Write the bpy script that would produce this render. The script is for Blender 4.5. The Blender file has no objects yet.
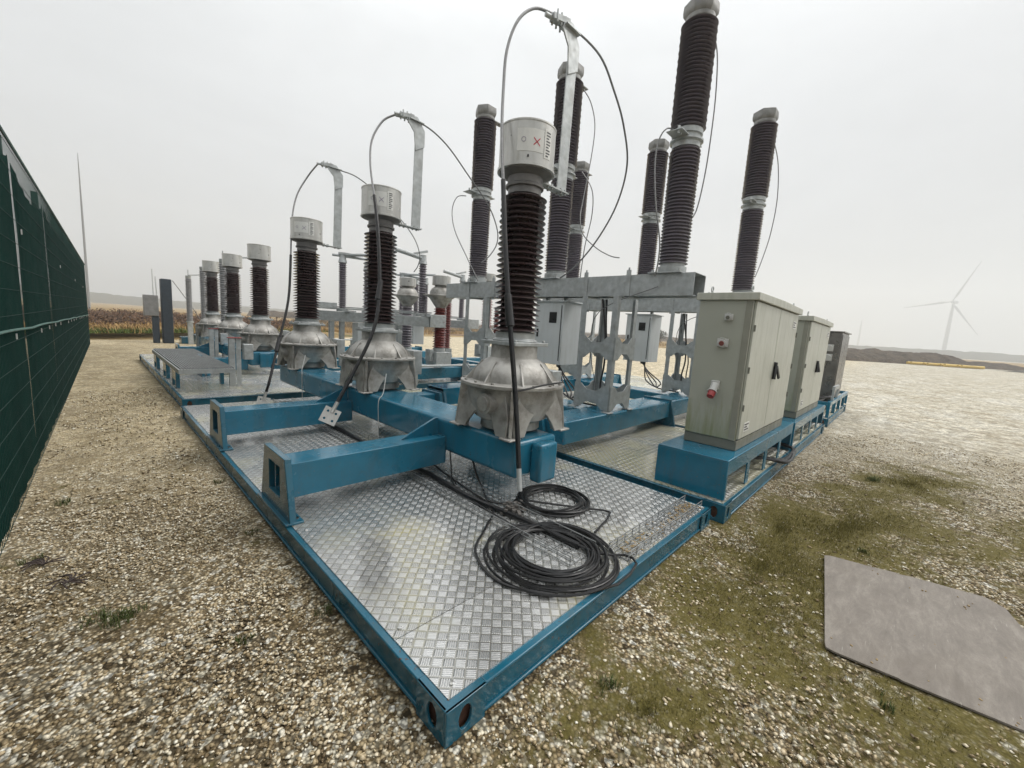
import bpy, math, random
from mathutils import Vector, Matrix
import numpy as np
random.seed(7); rng = np.random.default_rng(7)
S = bpy.context.scene
COL = S.collection
PI = math.pi
R_ = math.radians

# ------------------------------------------------------------------ camera
C = (-0.85608588, -1.05067529, 1.6)
RM = [[0.6977491276513499, -0.05293724628357198, 0.7143835124201094],
      [-0.7135067567894289, -0.14000250783338675, 0.6865183215444387],
      [0.0636730938278563, -0.988735023025014, -0.13545771061890158]]
cam = bpy.data.cameras.new('camera'); co = bpy.data.objects.new('camera', cam); COL.objects.link(co)
m = Matrix(((RM[0][0], -RM[0][1], -RM[0][2], C[0]), (RM[1][0], -RM[1][1], -RM[1][2], C[1]),
            (RM[2][0], -RM[2][1], -RM[2][2], C[2]), (0, 0, 0, 1)))
co.matrix_world = m
cam.sensor_width = 36; cam.lens = 407 / 1024 * 36; cam.clip_start = .05; cam.clip_end = 6000
S.camera = co

# ------------------------------------------------------------------ materials
def mat(name):
    M = bpy.data.materials.new(name); M.use_nodes = True
    nt = M.node_tree; b = nt.nodes['Principled BSDF']
    return M, nt, b
def N(nt, t, **k):
    n = nt.nodes.new(t)
    for a, v in k.items():
        if a.startswith('i_'): n.inputs[a[2:].replace('_', ' ')].default_value = v
        elif a.startswith('n') and a[1:].isdigit(): n.inputs[int(a[1:])].default_value = v
        else: setattr(n, a, v)
    return n
def L(nt, a, b): nt.links.new(a, b)
def math_(nt, op, a, b=None, c=None):
    n = N(nt, 'ShaderNodeMath', operation=op)
    for i, v in enumerate((a, b, c)):
        if v is None: continue
        if hasattr(v, 'is_output'): L(nt, v, n.inputs[i])
        else: n.inputs[i].default_value = v
    return n.outputs[0]
def ramp(nt, fac, stops, interp='LINEAR'):
    n = N(nt, 'ShaderNodeValToRGB'); n.color_ramp.interpolation = interp
    e = n.color_ramp.elements
    while len(e) < len(stops): e.new(.5)
    for q, (p, c) in zip(e, stops):
        q.position = p; q.color = (*c, 1) if hasattr(c, '__len__') else (c, c, c, 1)
    L(nt, fac, n.inputs[0]); return n.outputs[0]
def mix(nt, fac, a, b, bt='MIX'):
    n = N(nt, 'ShaderNodeMix', data_type='RGBA', blend_type=bt)
    for s, v in ((n.inputs[0], fac), (n.inputs[6], a), (n.inputs[7], b)):
        if hasattr(v, 'is_output'): L(nt, v, s)
        elif hasattr(v, '__len__'): s.default_value = (*v, 1)
        else: s.default_value = v
    return n.outputs[2]
def noise(nt, vec, scale, det=4, rough=.55, dist=0):
    n = N(nt, 'ShaderNodeTexNoise'); n.inputs['Scale'].default_value = scale
    n.inputs['Detail'].default_value = det; n.inputs['Roughness'].default_value = rough
    n.inputs['Distortion'].default_value = dist
    if vec is not None: L(nt, vec, n.inputs['Vector'])
    return n.outputs['Fac']
def bump(nt, h, strength, dist, b, prev=None):
    n = N(nt, 'ShaderNodeBump'); n.inputs['Strength'].default_value = strength; n.inputs['Distance'].default_value = dist
    L(nt, h, n.inputs['Height'])
    if prev: L(nt, prev, n.inputs['Normal'])
    if b: L(nt, n.outputs[0], b.inputs['Normal'])
    return n.outputs[0]
def coords(nt, what='Object'):
    return N(nt, 'ShaderNodeTexCoord').outputs[what]
def scaled(nt, vec, s, rot=(0, 0, 0)):
    n = N(nt, 'ShaderNodeMapping'); n.inputs['Scale'].default_value = s; n.inputs['Rotation'].default_value = rot
    L(nt, vec, n.inputs['Vector']); return n.outputs[0]

def basic(name, col, rough=.5, metal=0., var=.15, scale=6, dirt=None, dirtamt=.3, bmp=.15, bscale=40, coat=0, rv=.12, streak=False):
    M, nt, b = mat(name)
    v = coords(nt)
    n1 = noise(nt, v, scale, 5)
    dark = tuple(c * (1 - var) for c in col); lite = tuple(min(1, c * (1 + var)) for c in col)
    c = ramp(nt, n1, [(.3, dark), (.7, lite)])
    if dirt:
        vv = scaled(nt, v, (9, 9, 1.2)) if streak else v
        n2 = noise(nt, vv, 1.6 if streak else scale * .6, 6, .65)
        msk = ramp(nt, n2, [(.48, 0.), (.72, dirtamt)])
        c = mix(nt, msk, c, dirt)
    L(nt, c, b.inputs['Base Color'])
    rr = ramp(nt, noise(nt, v, scale * 1.7, 4), [(.3, max(.02, rough - rv)), (.7, min(1, rough + rv))])
    L(nt, rr, b.inputs['Roughness'])
    b.inputs['Metallic'].default_value = metal
    if coat: b.inputs['Coat Weight'].default_value = coat; b.inputs['Coat Roughness'].default_value = .08
    if bmp: bump(nt, noise(nt, v, bscale, 3), bmp, .002, b)
    return M

def paint(name, col, wear):
    # gloss paint with chips down to rust, grime and rain-wet patches
    M, nt, b = mat(name); v = coords(nt)
    n1 = noise(nt, v, 2.4, 6, .6); n2 = noise(nt, v, 19, 5, .7); n3 = noise(nt, v, 1.1, 5, .6); n4 = noise(nt, scaled(nt, v, (7, 7, 1.3)), 1.5, 5, .7)
    c = ramp(nt, n1, [(.3, tuple(q * .82 for q in col)), (.7, tuple(q * 1.18 for q in col))])
    c = mix(nt, ramp(nt, n4, [(.5, 0.), (.75, .45)]), c, (.055, .085, .085))
    gm = ramp(nt, n2, [(.55, 0.), (.75, .35 * wear)]); c = mix(nt, gm, c, (.07, .065, .045))
    chip = ramp(nt, math_(nt, 'ADD', math_(nt, 'MULTIPLY', noise(nt, v, 42, 3, .5), .75), math_(nt, 'MULTIPLY', n1, .25)), [(.655, 0.), (.672, .9)])
    c = mix(nt, chip, c, (.09, .045, .025)); L(nt, c, b.inputs['Base Color'])
    r = ramp(nt, n3, [(.36, .05), (.50, .24), (.7, .42)]); r2 = math_(nt, 'ADD', r, math_(nt, 'MULTIPLY', chip, .4)); L(nt, r2, b.inputs['Roughness'])
    h = math_(nt, 'SUBTRACT', math_(nt, 'MULTIPLY', noise(nt, v, 9, 3), .5), math_(nt, 'MULTIPLY', chip, .3)); bump(nt, h, .18, .004, b)
    b.inputs['Coat Weight'].default_value = .2
    return M
M_blue = paint('blue_paint', (.012, .135, .215), .8)
M_bluedk = paint('blue_frame_paint', (.011, .100, .155), 1.2)
M_galv = basic('galvanised_steel', (.42, .44, .44), .45, .45, .16, 14, (.2, .19, .16), .4, .1, 60)
M_castshade = basic('shaded_cast_ring', (.16, .155, .15), .5, .4, .2, 9)  # collar metal darkened: the shade under the head is put into its colour
M_cabdk2 = basic('grey_enamel_trim', (.25, .25, .205), .45, 0, .08, 5)
M_cap = basic('grey_cast_cap', (.26, .26, .25), .5, .3, .2, 9, (.12, .11, .1), .6, .2, 90)
M_cast = basic('cast_aluminium', (.37, .36, .335), .5, .4, .22, 7, (.10, .085, .065), .85, .5, 90)
M_headal = basic('spun_aluminium', (.52, .515, .49), .38, .6, .1, 5, (.25, .24, .2), .5, .05, 30, streak=True)
M_brown = basic('brown_glazed_porcelain', (.048, .030, .030), .30, 0, .2, 3, (.10, .09, .085), .5, 0.01, 20, .3)
M_grey_por = basic('dark_grey_brown_porcelain', (.135, .12, .138), .42, 0, .2, 3, (.20, .19, .19), .5, .01, 20, .2)
M_lgrey_por = basic('pale_grey_porcelain', (.20, .20, .20), .4, 0, .15, 8, None)
M_red = basic('red_brown_porcelain', (.16, .028, .022), .3, 0, .2, 8, (.1, .07, .06), .4, .05, 20, .3)
M_black = basic('black_rubber', (.008, .008, .009), .38, 0, .3, 20, (.04, .036, .03), .35, .1, 60)
M_blackpl = basic('black_plastic', (.012, .012, .012), .35, 0, .2, 10)
M_wire = basic('stranded_aluminium_wire', (.22, .22, .22), .5, .6, .2, 60)
M_cab = basic('pale_grey_enamel', (.45, .455, .395), .42, 0, .06, 2.5, (.24, .25, .17), .5, .03, 20, 0, .05, True)
M_cabdk = basic('grey_enamel_base', (.17, .17, .14), .5, 0, .12, 5, (.1, .1, .06), .5)
M_white = basic('white_enamel', (.56, .58, .58), .4, 0, .05, 3, (.4, .4, .36), .4, .02, 20, 0, .08, True)
M_plastic = basic('grey_plastic', (.5, .5, .48), .4, 0, .08, 10)
M_redpl = basic('red_plastic', (.30, .03, .03), .4, 0, .1, 10)
M_reddull = basic('dull_red_plastic', (.20, .06, .05), .5, 0, .1, 10)
M_redink = basic('red_ink', (.5, .03, .05), .6, 0, .05, 10, bmp=0)
M_label = basic('white_label', (.66, .66, .63), .5, 0, .05, 15, bmp=0)
M_ink = basic('dark_print', (.05, .05, .055), .5, 0, .05, 15, bmp=0)
M_ring = basic('pale_violet_print', (.30, .27, .34), .5, 0, .05, 15, bmp=0)
M_stain = basic('brushed_stainless', (.20, .19, .18), .33, .8, .15, 4, (.08, .07, .06), .5, .05, 60)
M_rust = basic('rusty_hole_lining', (.08, .035, .02), .8, 0, .4, 30)
def sheet_mat():
    M, nt, b = mat('weathered_rubber_sheet'); v = coords(nt)
    n1 = noise(nt, scaled(nt, v, (1, 3.2, 1), (0, 0, .5)), 3.5, 8, .75, .4); n2 = noise(nt, v, 1.6, 6, .65); n3 = noise(nt, v, 90, 4, .6); n4 = noise(nt, scaled(nt, v, (1, 14, 1), (0, 0, -.4)), 5, 4, .6)
    c = ramp(nt, n1, [(.3, (.135, .118, .10)), (.5, (.195, .172, .147)), (.72, (.285, .258, .222))])
    c = mix(nt, ramp(nt, n2, [(.50, 0.), (.68, .55)]), c, (.13, .108, .085))
    c = mix(nt, ramp(nt, n4, [(.66, 0.), (.70, .5)]), c, (.40, .375, .34))
    c = mix(nt, ramp(nt, n3, [(.5, 0.), (.7, .3)]), c, (.12, .10, .09))
    L(nt, c, b.inputs['Base Color']); b.inputs['Roughness'].default_value = .75
    bump(nt, math_(nt, 'ADD', math_(nt, 'MULTIPLY', n3, .3), n1), .4, .006, b); return M
M_board = sheet_mat()
M_yellow = basic('yellow_pipe_paint', (.52, .36, .08), .6, 0, .2, .5)
M_farwhite = basic('turbine_white', (.35, .36, .38), .5, 0, .03, .05, bmp=0)
M_mast = basic('mast_grey', (.28, .29, .30), .5, 0, .03, .5, bmp=0)
M_grate = basic('galvanised_grating', (.30, .31, .31), .5, .5, .2, 10)
M_green = basic('green_powder_coat', (.006, .036, .029), .8, 0, .15, 3)
M_straw = basic('dry_leaf', (.24, .17, .08), .8, 0, .3, 30)

def cabinet_material():
    # enamel with green algae that grows up from the foot of the side
    M, nt, b = mat('algae_stained_enamel')
    v = coords(nt)
    n1 = noise(nt, v, 2.5, 5)
    c = ramp(nt, n1, [(.3, (.34, .35, .295)), (.7, (.37, .38, .325))])
    sx = N(nt, 'ShaderNodeSeparateXYZ'); L(nt, v, sx.inputs[0])
    n2 = noise(nt, scaled(nt, v, (14, 14, 1.5)), 1.5, 6, .7)
    h = math_(nt, 'SUBTRACT', 1.05, math_(nt, 'MULTIPLY', sx.outputs[2], 1.9))
    k = math_(nt, 'MULTIPLY', math_(nt, 'ADD', h, math_(nt, 'MULTIPLY', math_(nt, 'SUBTRACT', n2, .5), 2.2)), .9)
    msk = ramp(nt, k, [(.15, 0.), (1., .7)])
    c = mix(nt, msk, c, (.17, .19, .06))
    L(nt, c, b.inputs['Base Color']); b.inputs['Roughness'].default_value = .45
    bump(nt, noise(nt, v, 30, 3), .05, .002, b)
    return M
M_cabside = cabinet_material()

def tread_material(name, wet=.5, algae=.5, cell=.05):
    M, nt, b = mat(name)
    v = coords(nt)
    r = scaled(nt, v, (1 / cell, 1 / cell, 1), (0, 0, R_(45)))
    sx = N(nt, 'ShaderNodeSeparateXYZ'); L(nt, r, sx.inputs[0])
    x, y = sx.outputs[0], sx.outputs[1]
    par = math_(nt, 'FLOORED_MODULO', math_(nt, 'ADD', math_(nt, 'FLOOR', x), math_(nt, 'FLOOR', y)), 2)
    u = math_(nt, 'FRACT', x); w = math_(nt, 'FRACT', y)
    inv = math_(nt, 'SUBTRACT', 1, par)
    t = math_(nt, 'ADD', math_(nt, 'MULTIPLY', u, par), math_(nt, 'MULTIPLY', w, inv))
    s = math_(nt, 'ADD', math_(nt, 'MULTIPLY', w, par), math_(nt, 'MULTIPLY', u, inv))
    bars = math_(nt, 'SUBTRACT', 0, math_(nt, 'COSINE', math_(nt, 'MULTIPLY', t, 2 * PI * 5)))
    bars = math_(nt, 'MULTIPLY', math_(nt, 'ADD', bars, .2), .9); 
    bars = math_(nt, 'MINIMUM', math_(nt, 'MAXIMUM', bars, 0), 1)
    def win(q, e):
        d = math_(nt, 'ABSOLUTE', math_(nt, 'SUBTRACT', q, .5))
        return math_(nt, 'MINIMUM', math_(nt, 'MAXIMUM', math_(nt, 'MULTIPLY', math_(nt, 'SUBTRACT', e, d), 12), 0), 1)
    hgt = math_(nt, 'MULTIPLY', math_(nt, 'MULTIPLY', bars, win(s, .42)), win(t, .47))
    patch = math_(nt, 'MULTIPLY', win(s, .44), win(t, .47))
    n1 = noise(nt, v, .9, 6, .6); n2 = noise(nt, v, 2.3, 6, .65, .6); n3 = noise(nt, v, 26, 4)
    base = ramp(nt, noise(nt, v, 5, 5), [(.3, (.80, .80, .79)), (.7, (.92, .92, .91))])
    grime_sheen = mix(nt, math_(nt, 'MULTIPLY', math_(nt, 'SUBTRACT', 1, hgt), .30), base, (.34, .34, .32))  # dull dirt between bars; contrast also stands in for the raised bars' sheen
    grime_sheen = mix(nt, math_(nt, 'MULTIPLY', math_(nt, 'SUBTRACT', 1, patch), .5), grime_sheen, (.30, .30, .28))
    grime_sheen = mix(nt, math_(nt, 'MULTIPLY', par, .18), grime_sheen, (.20, .20, .19))  # alternate squares darkened: sky reflection by bar direction painted into the colour
    am = ramp(nt, math_(nt, 'ADD', math_(nt, 'MULTIPLY', n1, .7), math_(nt, 'MULTIPLY', n2, .3)), [(.53 - .14 * algae, 0.), (.66 - .11 * algae, .88)])
    am2 = math_(nt, 'MULTIPLY', am, math_(nt, 'SUBTRACT', 1, math_(nt, 'MULTIPLY', patch, .62)))
    c = mix(nt, am2, grime_sheen, (.42, .37, .12))
    dk = ramp(nt, math_(nt, 'ADD', math_(nt, 'MULTIPLY', n2, .8), math_(nt, 'MULTIPLY', n3, .2)), [(.60, 0.), (.76, .12 if algae < .3 else .5)])
    c = mix(nt, dk, c, (.08, .07, .045))
    c = mix(nt, math_(nt, 'MULTIPLY', math_(nt, 'SUBTRACT', 1, patch), .36), c, (.15, .14, .09))  # margins darkened again, keeping the squares' painted-in sheen visible far off
    L(nt, c, b.inputs['Base Color'])
    metal = math_(nt, 'SUBTRACT', .72, math_(nt, 'MULTIPLY', math_(nt, 'MAXIMUM', am2, dk), .75))
    L(nt, metal, b.inputs['Metallic'])
    pud = ramp(nt, noise(nt, v, .75, 3, .5), [(.52, 0.), (.58, 1. * wet)])
    L(nt, ramp(nt, math_(nt, 'ADD', n2, math_(nt, 'MULTIPLY', pud, -.6)), [(.1, .03), (.35, .15), (.7, .36)]), b.inputs['Roughness'])
    bh = math_(nt, 'ADD', math_(nt, 'MULTIPLY', hgt, math_(nt, 'SUBTRACT', 1, math_(nt, 'MULTIPLY', pud, .35))), math_(nt, 'MULTIPLY', n3, .15))
    bump(nt, bh, .9, .0035, b)
    return M
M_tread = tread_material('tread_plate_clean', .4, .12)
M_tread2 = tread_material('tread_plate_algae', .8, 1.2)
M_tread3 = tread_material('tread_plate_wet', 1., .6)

# ------------------------------------------------------------------ mesh builder
class MB:
    def __init__(s): s.v = []; s.f = []
    def add(s, vs, fs):
        o = len(s.v); s.v += [tuple(q) for q in vs]; s.f += [tuple(i + o for i in f) for f in fs]; return s
    def box(s, x0, x1, y0, y1, z0, z1):
        return s.add([(x0, y0, z0), (x1, y0, z0), (x1, y1, z0), (x0, y1, z0), (x0, y0, z1), (x1, y0, z1), (x1, y1, z1), (x0, y1, z1)],
                     [(0, 3, 2, 1), (4, 5, 6, 7), (0, 1, 5, 4), (1, 2, 6, 5), (2, 3, 7, 6), (3, 0, 4, 7)])
    def cbox(s, c, h):
        return s.box(c[0] - h[0], c[0] + h[0], c[1] - h[1], c[1] + h[1], c[2] - h[2], c[2] + h[2])
    def obox(s, c, ax, h):
        c = Vector(c); a = [Vector(q) * k for q, k in zip(ax, h)]
        vs = [c + a[0] * i + a[1] * j + a[2] * k for k in (-1, 1) for i, j in ((-1, -1), (1, -1), (1, 1), (-1, 1))]
        return s.add(vs, [(0, 3, 2, 1), (4, 5, 6, 7), (0, 1, 5, 4), (1, 2, 6, 5), (2, 3, 7, 6), (3, 0, 4, 7)])
    def bar(s, p, q, w, h, up=(0, 0, 1)):
        p = Vector(p); q = Vector(q); d = (q - p).normalized(); u = Vector(up)
        if abs(d.dot(u)) > .98: u = Vector((1, 0, 0))
        r = d.cross(u).normalized(); u = r.cross(d)
        return s.obox((p + q) / 2, (d, r, u), ((q - p).length / 2, w / 2, h / 2))
    def tube(s, pts, r, n=8, sm=6, closed=False, cap=True):
        P = [Vector(p) for p in pts]
        if sm > 1 and len(P) > 2:
            Q = []
            m_ = len(P); rngk = range(m_ if closed else m_ - 1)
            for i in rngk:
                if closed: a, b, c, d = P[i - 1], P[i], P[(i + 1) % m_], P[(i + 2) % m_]
                else: a = P[max(i - 1, 0)]; b = P[i]; c = P[i + 1]; d = P[min(i + 2, m_ - 1)]
                for k in range(sm):
                    t = k / sm
                    Q.append(.5 * ((2 * b) + (c - a) * t + (2 * a - 5 * b + 4 * c - d) * t * t + (3 * b - a - 3 * c + d) * t ** 3))
            if not closed: Q.append(P[-1])
            P = Q
        m_ = len(P); vs = []; nrm = None
        for i, p in enumerate(P):
            t = (P[(i + 1) % m_] - P[i - 1]) if closed else (P[min(i + 1, m_ - 1)] - P[max(i - 1, 0)])
            t = t.normalized() if t.length > 1e-9 else Vector((0, 0, 1))
            if nrm is None:
                nrm = t.orthogonal().normalized()
            nrm = (nrm - t * nrm.dot(t)).normalized(); bn = t.cross(nrm)
            rr = r[min(int(i * len(r) / m_), len(r) - 1)] if hasattr(r, '__len__') else r
            vs += [p + (nrm * math.cos(a) + bn * math.sin(a)) * rr for a in [2 * PI * k / n for k in range(n)]]
        fs = [(i * n + k, i * n + (k + 1) % n, ((i + 1) % m_) * n + (k + 1) % n, ((i + 1) % m_) * n + k) for i in range(m_ if closed else m_ - 1) for k in range(n)]
        if not closed and cap: fs += [tuple(range(n))[::-1], tuple((m_ - 1) * n + k for k in range(n))]
        return s.add(vs, fs)
    def cyl(s, p, q, r, r1=None, n=16):
        p = Vector(p); q = Vector(q); d = (q - p).normalized(); a = d.orthogonal().normalized(); b = d.cross(a); r1 = r if r1 is None else r1
        vs = [p + (a * math.cos(t) + b * math.sin(t)) * r for t in [2 * PI * k / n for k in range(n)]]
        vs += [q + (a * math.cos(t) + b * math.sin(t)) * r1 for t in [2 * PI * k / n for k in range(n)]]
        return s.add(vs, [(k, (k + 1) % n, n + (k + 1) % n, n + k) for k in range(n)] + [tuple(range(n))[::-1], tuple(range(n, 2 * n))])
    def lathe(s, prof, c=(0, 0, 0), n=32):
        vs = [(c[0] + r * math.cos(2 * PI * k / n), c[1] + r * math.sin(2 * PI * k / n), c[2] + z) for r, z in prof for k in range(n)]
        m_ = len(prof)
        fs = [(i * n + k, i * n + (k + 1) % n, (i + 1) * n + (k + 1) % n, (i + 1) * n + k) for i in range(m_ - 1) for k in range(n)]
        fs += [tuple(range(n))[::-1], tuple((m_ - 1) * n + k for k in range(n))]
        return s.add(vs, fs)
    def prism(s, poly, f0, f1):
        """poly: 2D points, f0/f1 map a 2D point to 3D on either side"""
        n = len(poly); vs = [f0(*p) for p in poly] + [f1(*p) for p in poly]
        return s.add(vs, [tuple(range(n))[::-1], tuple(range(n, 2 * n))] + [(k, (k + 1) % n, n + (k + 1) % n, n + k) for k in range(n)])
    def ring(s, outer, inner, f0, f1):
        n = len(outer); vs = [f0(*p) for p in outer] + [f0(*p) for p in inner] + [f1(*p) for p in outer] + [f1(*p) for p in inner]
        fs = []
        for k in range(n):
            j = (k + 1) % n
            fs += [(k, j, n + j, n + k), (2 * n + k, 3 * n + k, 3 * n + j, 2 * n + j), (k, 2 * n + k, 2 * n + j, j), (n + k, n + j, 3 * n + j, 3 * n + k)]
        return s.add(vs, fs)
    def hexbolt(s, p, d=(0, 0, 1), r=.012, h=.01):
        p = Vector(p); return s.cyl(p, p + Vector(d) * h, r, n=6)
    def build(s, name, material, parent=None, bevel=0, smooth=True, seg=2, angle=35):
        off = Vector((0, 0, 0)); q = parent
        while q is not None: off += q.location; q = q.parent
        me = bpy.data.meshes.new(name)
        if parent is None:
            a = np.array(s.v); c = Vector((float((a[:, 0].min() + a[:, 0].max()) / 2), float((a[:, 1].min() + a[:, 1].max()) / 2), float(a[:, 2].min()))); off = c
        me.from_pydata([(x - off.x, y - off.y, z - off.z) for x, y, z in s.v], [], s.f)
        import bmesh
        bm = bmesh.new(); bm.from_mesh(me); bmesh.ops.recalc_face_normals(bm, faces=bm.faces); bm.to_mesh(me); bm.free()
        me.materials.append(material)
        if smooth:
            me.shade_smooth(); me.set_sharp_from_angle(angle=R_(angle))
        o = bpy.data.objects.new(name, me); COL.objects.link(o)
        if parent is None: o.location = off
        else: o.parent = parent
        if bevel:
            mo = o.modifiers.new('bevel', 'BEVEL'); mo.width = bevel; mo.segments = seg; mo.limit_method = 'ANGLE'; mo.angle_limit = R_(40)
            mo.harden_normals = False
        return o

def tag(o, label=None, cat=None, group=None, kind=None):
    if label: o['label'] = label
    if cat: o['category'] = cat
    if group: o['group'] = group
    if kind: o['kind'] = kind
    return o
def thing(name, loc, label, cat, group=None):
    o = bpy.data.objects.new(name, None); COL.objects.link(o); o.location = loc; o.empty_display_size = .2
    return tag(o, label, cat, group)
def kids(o): return [c for c in bpy.data.objects if c.parent == o]
def copy_tree(o, parent=None):
    ch = kids(o); c = o.copy(); COL.objects.link(c); c.parent = parent
    for k in ch: copy_tree(k, c)
    return c
def dup(o, loc, label):
    c = copy_tree(o); c.location = loc; c['label'] = label; return c

def insulator_profile(z0, z1, n, rc, rs, alt=.9, top_r=None):
    prof = [(rc, z0)]; p = (z1 - z0) / n
    for i in range(n):
        f = i / max(1, n - 1); k = 1 if top_r is None else (1 + (top_r - 1) * f)
        c_ = rc * k; r = (rs if i % 2 == 0 else c_ + (rs - rc) * alt) * (k if i % 2 == 0 else 1)
        z = z0 + i * p
        prof += [(c_, z + .22 * p), (r - .006, z + .26 * p), (r, z + .34 * p), (r - .004, z + .42 * p), (c_ + .012, z + .86 * p)]
    prof.append((rc * (top_r or 1), z1))
    return prof
# ------------------------------------------------------------------ skids (steel platforms with tread plate decks)
def skid(x0, x1, y0, y1, zt, label, deckm, rows, castings=((0, 0), (1, 0), (0, 1), (1, 1)), ylines=None):
    t = thing('deck_skid', (x0, y0, 0), label, 'platform', 'blue framed deck platforms under the equipment')
    f = MB(); w = .11
    # channel-like side members: web with a top and bottom flange set proud
    cz = .20
    for (a, b, c, d, n) in ((x0, x1, y0, y0 + w, 'y-'), (x0, x1, y1 - w, y1, 'y+')):
        f.box(a + cz, b - cz, c + .012, d - .012, .03, zt - .024); f.box(a + cz, b - cz, c, d, zt - .0235, zt - .006); f.box(a + cz, b - cz, c, d, .012, .0295)
    for (a, b, c, d) in ((x0, x0 + w, y0, y1), (x1 - w, x1, y0, y1)):
        f.box(a + .012, b - .012, c + cz, d - cz, .03, zt - .024); f.box(a, b, c + cz, d - cz, zt - .0235, zt - .006); f.box(a, b, c + cz, d - cz, .012, .0295)
    ny = 6
    for k in range(1, ny):
        yy = y0 + (y1 - y0) * k / ny; f.box(x0 + w, x1 - w, yy - .03, yy + .03, .03, zt - .02)
    f.build('side_frame', M_bluedk, t, .006)
    for cx_, cy_ in castings:
        g = MB(); a = x0 - .004 if cx_ == 0 else x1 - cz + .004; c = y0 - .004 if cy_ == 0 else y1 - cz + .004
        ex = x0 - .004 if cx_ == 0 else x1 + .004; ey = y0 - .004 if cy_ == 0 else y1 + .004
        sx = 1 if cx_ == 0 else -1; sy = 1 if cy_ == 0 else -1
        zt2 = zt - .004
        def oval(cx0, cz0, a_, b_, n=24, sq=False):
            out = []
            for k in range(n):
                th = 2 * PI * k / n
                if sq:
                    q = max(abs(math.cos(th)), abs(math.sin(th))); out.append((cx0 + math.cos(th) / q * a_, cz0 + math.sin(th) / q * b_))
                else: out.append((cx0 + math.cos(th) * a_, cz0 + math.sin(th) * b_))
            return out
        o1 = oval(.102, zt2 / 2, .102, zt2 / 2, sq=True); i1 = oval(.095, zt2 * .5, .032, .052)
        g.ring(o1, i1, lambda u, z: (ex + sx * u, ey, z), lambda u, z: (ex + sx * u, ey + sy * .014, z))
        g.ring([(u if u > .014 else .0142, z) for u, z in o1], i1, lambda u, z: (ex, ey + sy * u, z), lambda u, z: (ex + sx * .014, ey + sy * u, z))
        g.box(min(ex, ex + sx * .204), max(ex, ex + sx * .204), min(ey, ey + sy * .204), max(ey, ey + sy * .204), zt2 - .006, zt2)
        cc = g.build('corner_casting', M_bluedk, t, .004)
        h = MB(); h.box(min(ex + sx * .03, ex + sx * .19), max(ex + sx * .03, ex + sx * .19), min(ey + sy * .03, ey + sy * .19), max(ey + sy * .03, ey + sy * .19), .01, zt2 - .02)
        h.build('casting_core', M_rust, cc)
    ys = ylines or [y0 + .03 + (y1 - y0 - .06) * k / rows for k in range(rows + 1)]
    e = .035
    for k in range(len(ys) - 1):
        d = MB(); a, b = ys[k] + .002, ys[k + 1] - .002
        d.box(x0 + e, x1 - e, a, b, zt - .006, zt)
        for xx in (x0 + .09, x0 + .09 + (x1 - x0 - .18) / 3, x0 + .09 + (x1 - x0 - .18) * 2 / 3, x1 - .09):
            for yy in (a + .05, b - .05): d.lathe([(.013, zt), (.012, zt + .004), (.004, zt + .006)], (xx, yy, 0), 10)
        d.build('deck_panel', deckm, t)
    return t
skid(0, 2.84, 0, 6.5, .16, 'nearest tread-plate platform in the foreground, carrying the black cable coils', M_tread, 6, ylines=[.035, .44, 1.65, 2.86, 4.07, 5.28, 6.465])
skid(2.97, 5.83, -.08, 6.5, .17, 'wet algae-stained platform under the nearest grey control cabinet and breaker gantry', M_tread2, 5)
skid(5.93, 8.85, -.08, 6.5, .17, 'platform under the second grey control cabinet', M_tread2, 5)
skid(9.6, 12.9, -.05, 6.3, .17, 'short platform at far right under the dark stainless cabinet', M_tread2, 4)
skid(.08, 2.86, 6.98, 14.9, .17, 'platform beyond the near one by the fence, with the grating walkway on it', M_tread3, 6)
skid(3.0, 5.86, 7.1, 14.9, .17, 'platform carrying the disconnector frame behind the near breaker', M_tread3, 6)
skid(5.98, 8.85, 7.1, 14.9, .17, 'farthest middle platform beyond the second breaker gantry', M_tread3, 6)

# ------------------------------------------------------------------ blue support frames for the current transformers
def foot_plate(x, yc, zt, label=None, wb=.34, wt=.235, zb=.164, th=.022, hole=True):
    g = MB()
    out = [(-wb, zb), (-wb * .5, zb), (wb * .5, zb), (wb, zb), ((wb + wt) / 2, (zb + zt) / 2), (wt, zt), (wt * .4, zt), (-wt * .4, zt), (-wt, zt), (-(wb + wt) / 2, (zb + zt) / 2)]
    zc = zt - .20; a, b = .125, .115
    inn = [(-a, zc - b), (-a * .4, zc - b), (a * .4, zc - b), (a, zc - b), (a, zc), (a, zc + b), (a * .4, zc + b), (-a * .4, zc + b), (-a, zc + b), (-a, zc)]
    g.ring(out, inn, lambda u, z: (x - th, yc + u, z), lambda u, z: (x + th, yc + u, z))
    g.box(x - .05, x + .07, yc - wb, yc + wb, zb - .004, zb + .012)
    return g
def open_tube(x0, x1, yc, w, z0, z1, t=.012):
    g = MB()
    def rect(a, b): return [(-a, -b), (a, -b), (a, b), (-a, b)]
    zc = (z0 + z1) / 2; h = (z1 - z0) / 2
    g.ring(rect(w / 2, h), rect(w / 2 - t, h - t), lambda u, z: (x0, yc + u, zc + z), lambda u, z: (x1, yc + u, zc + z))
    return g
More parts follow.
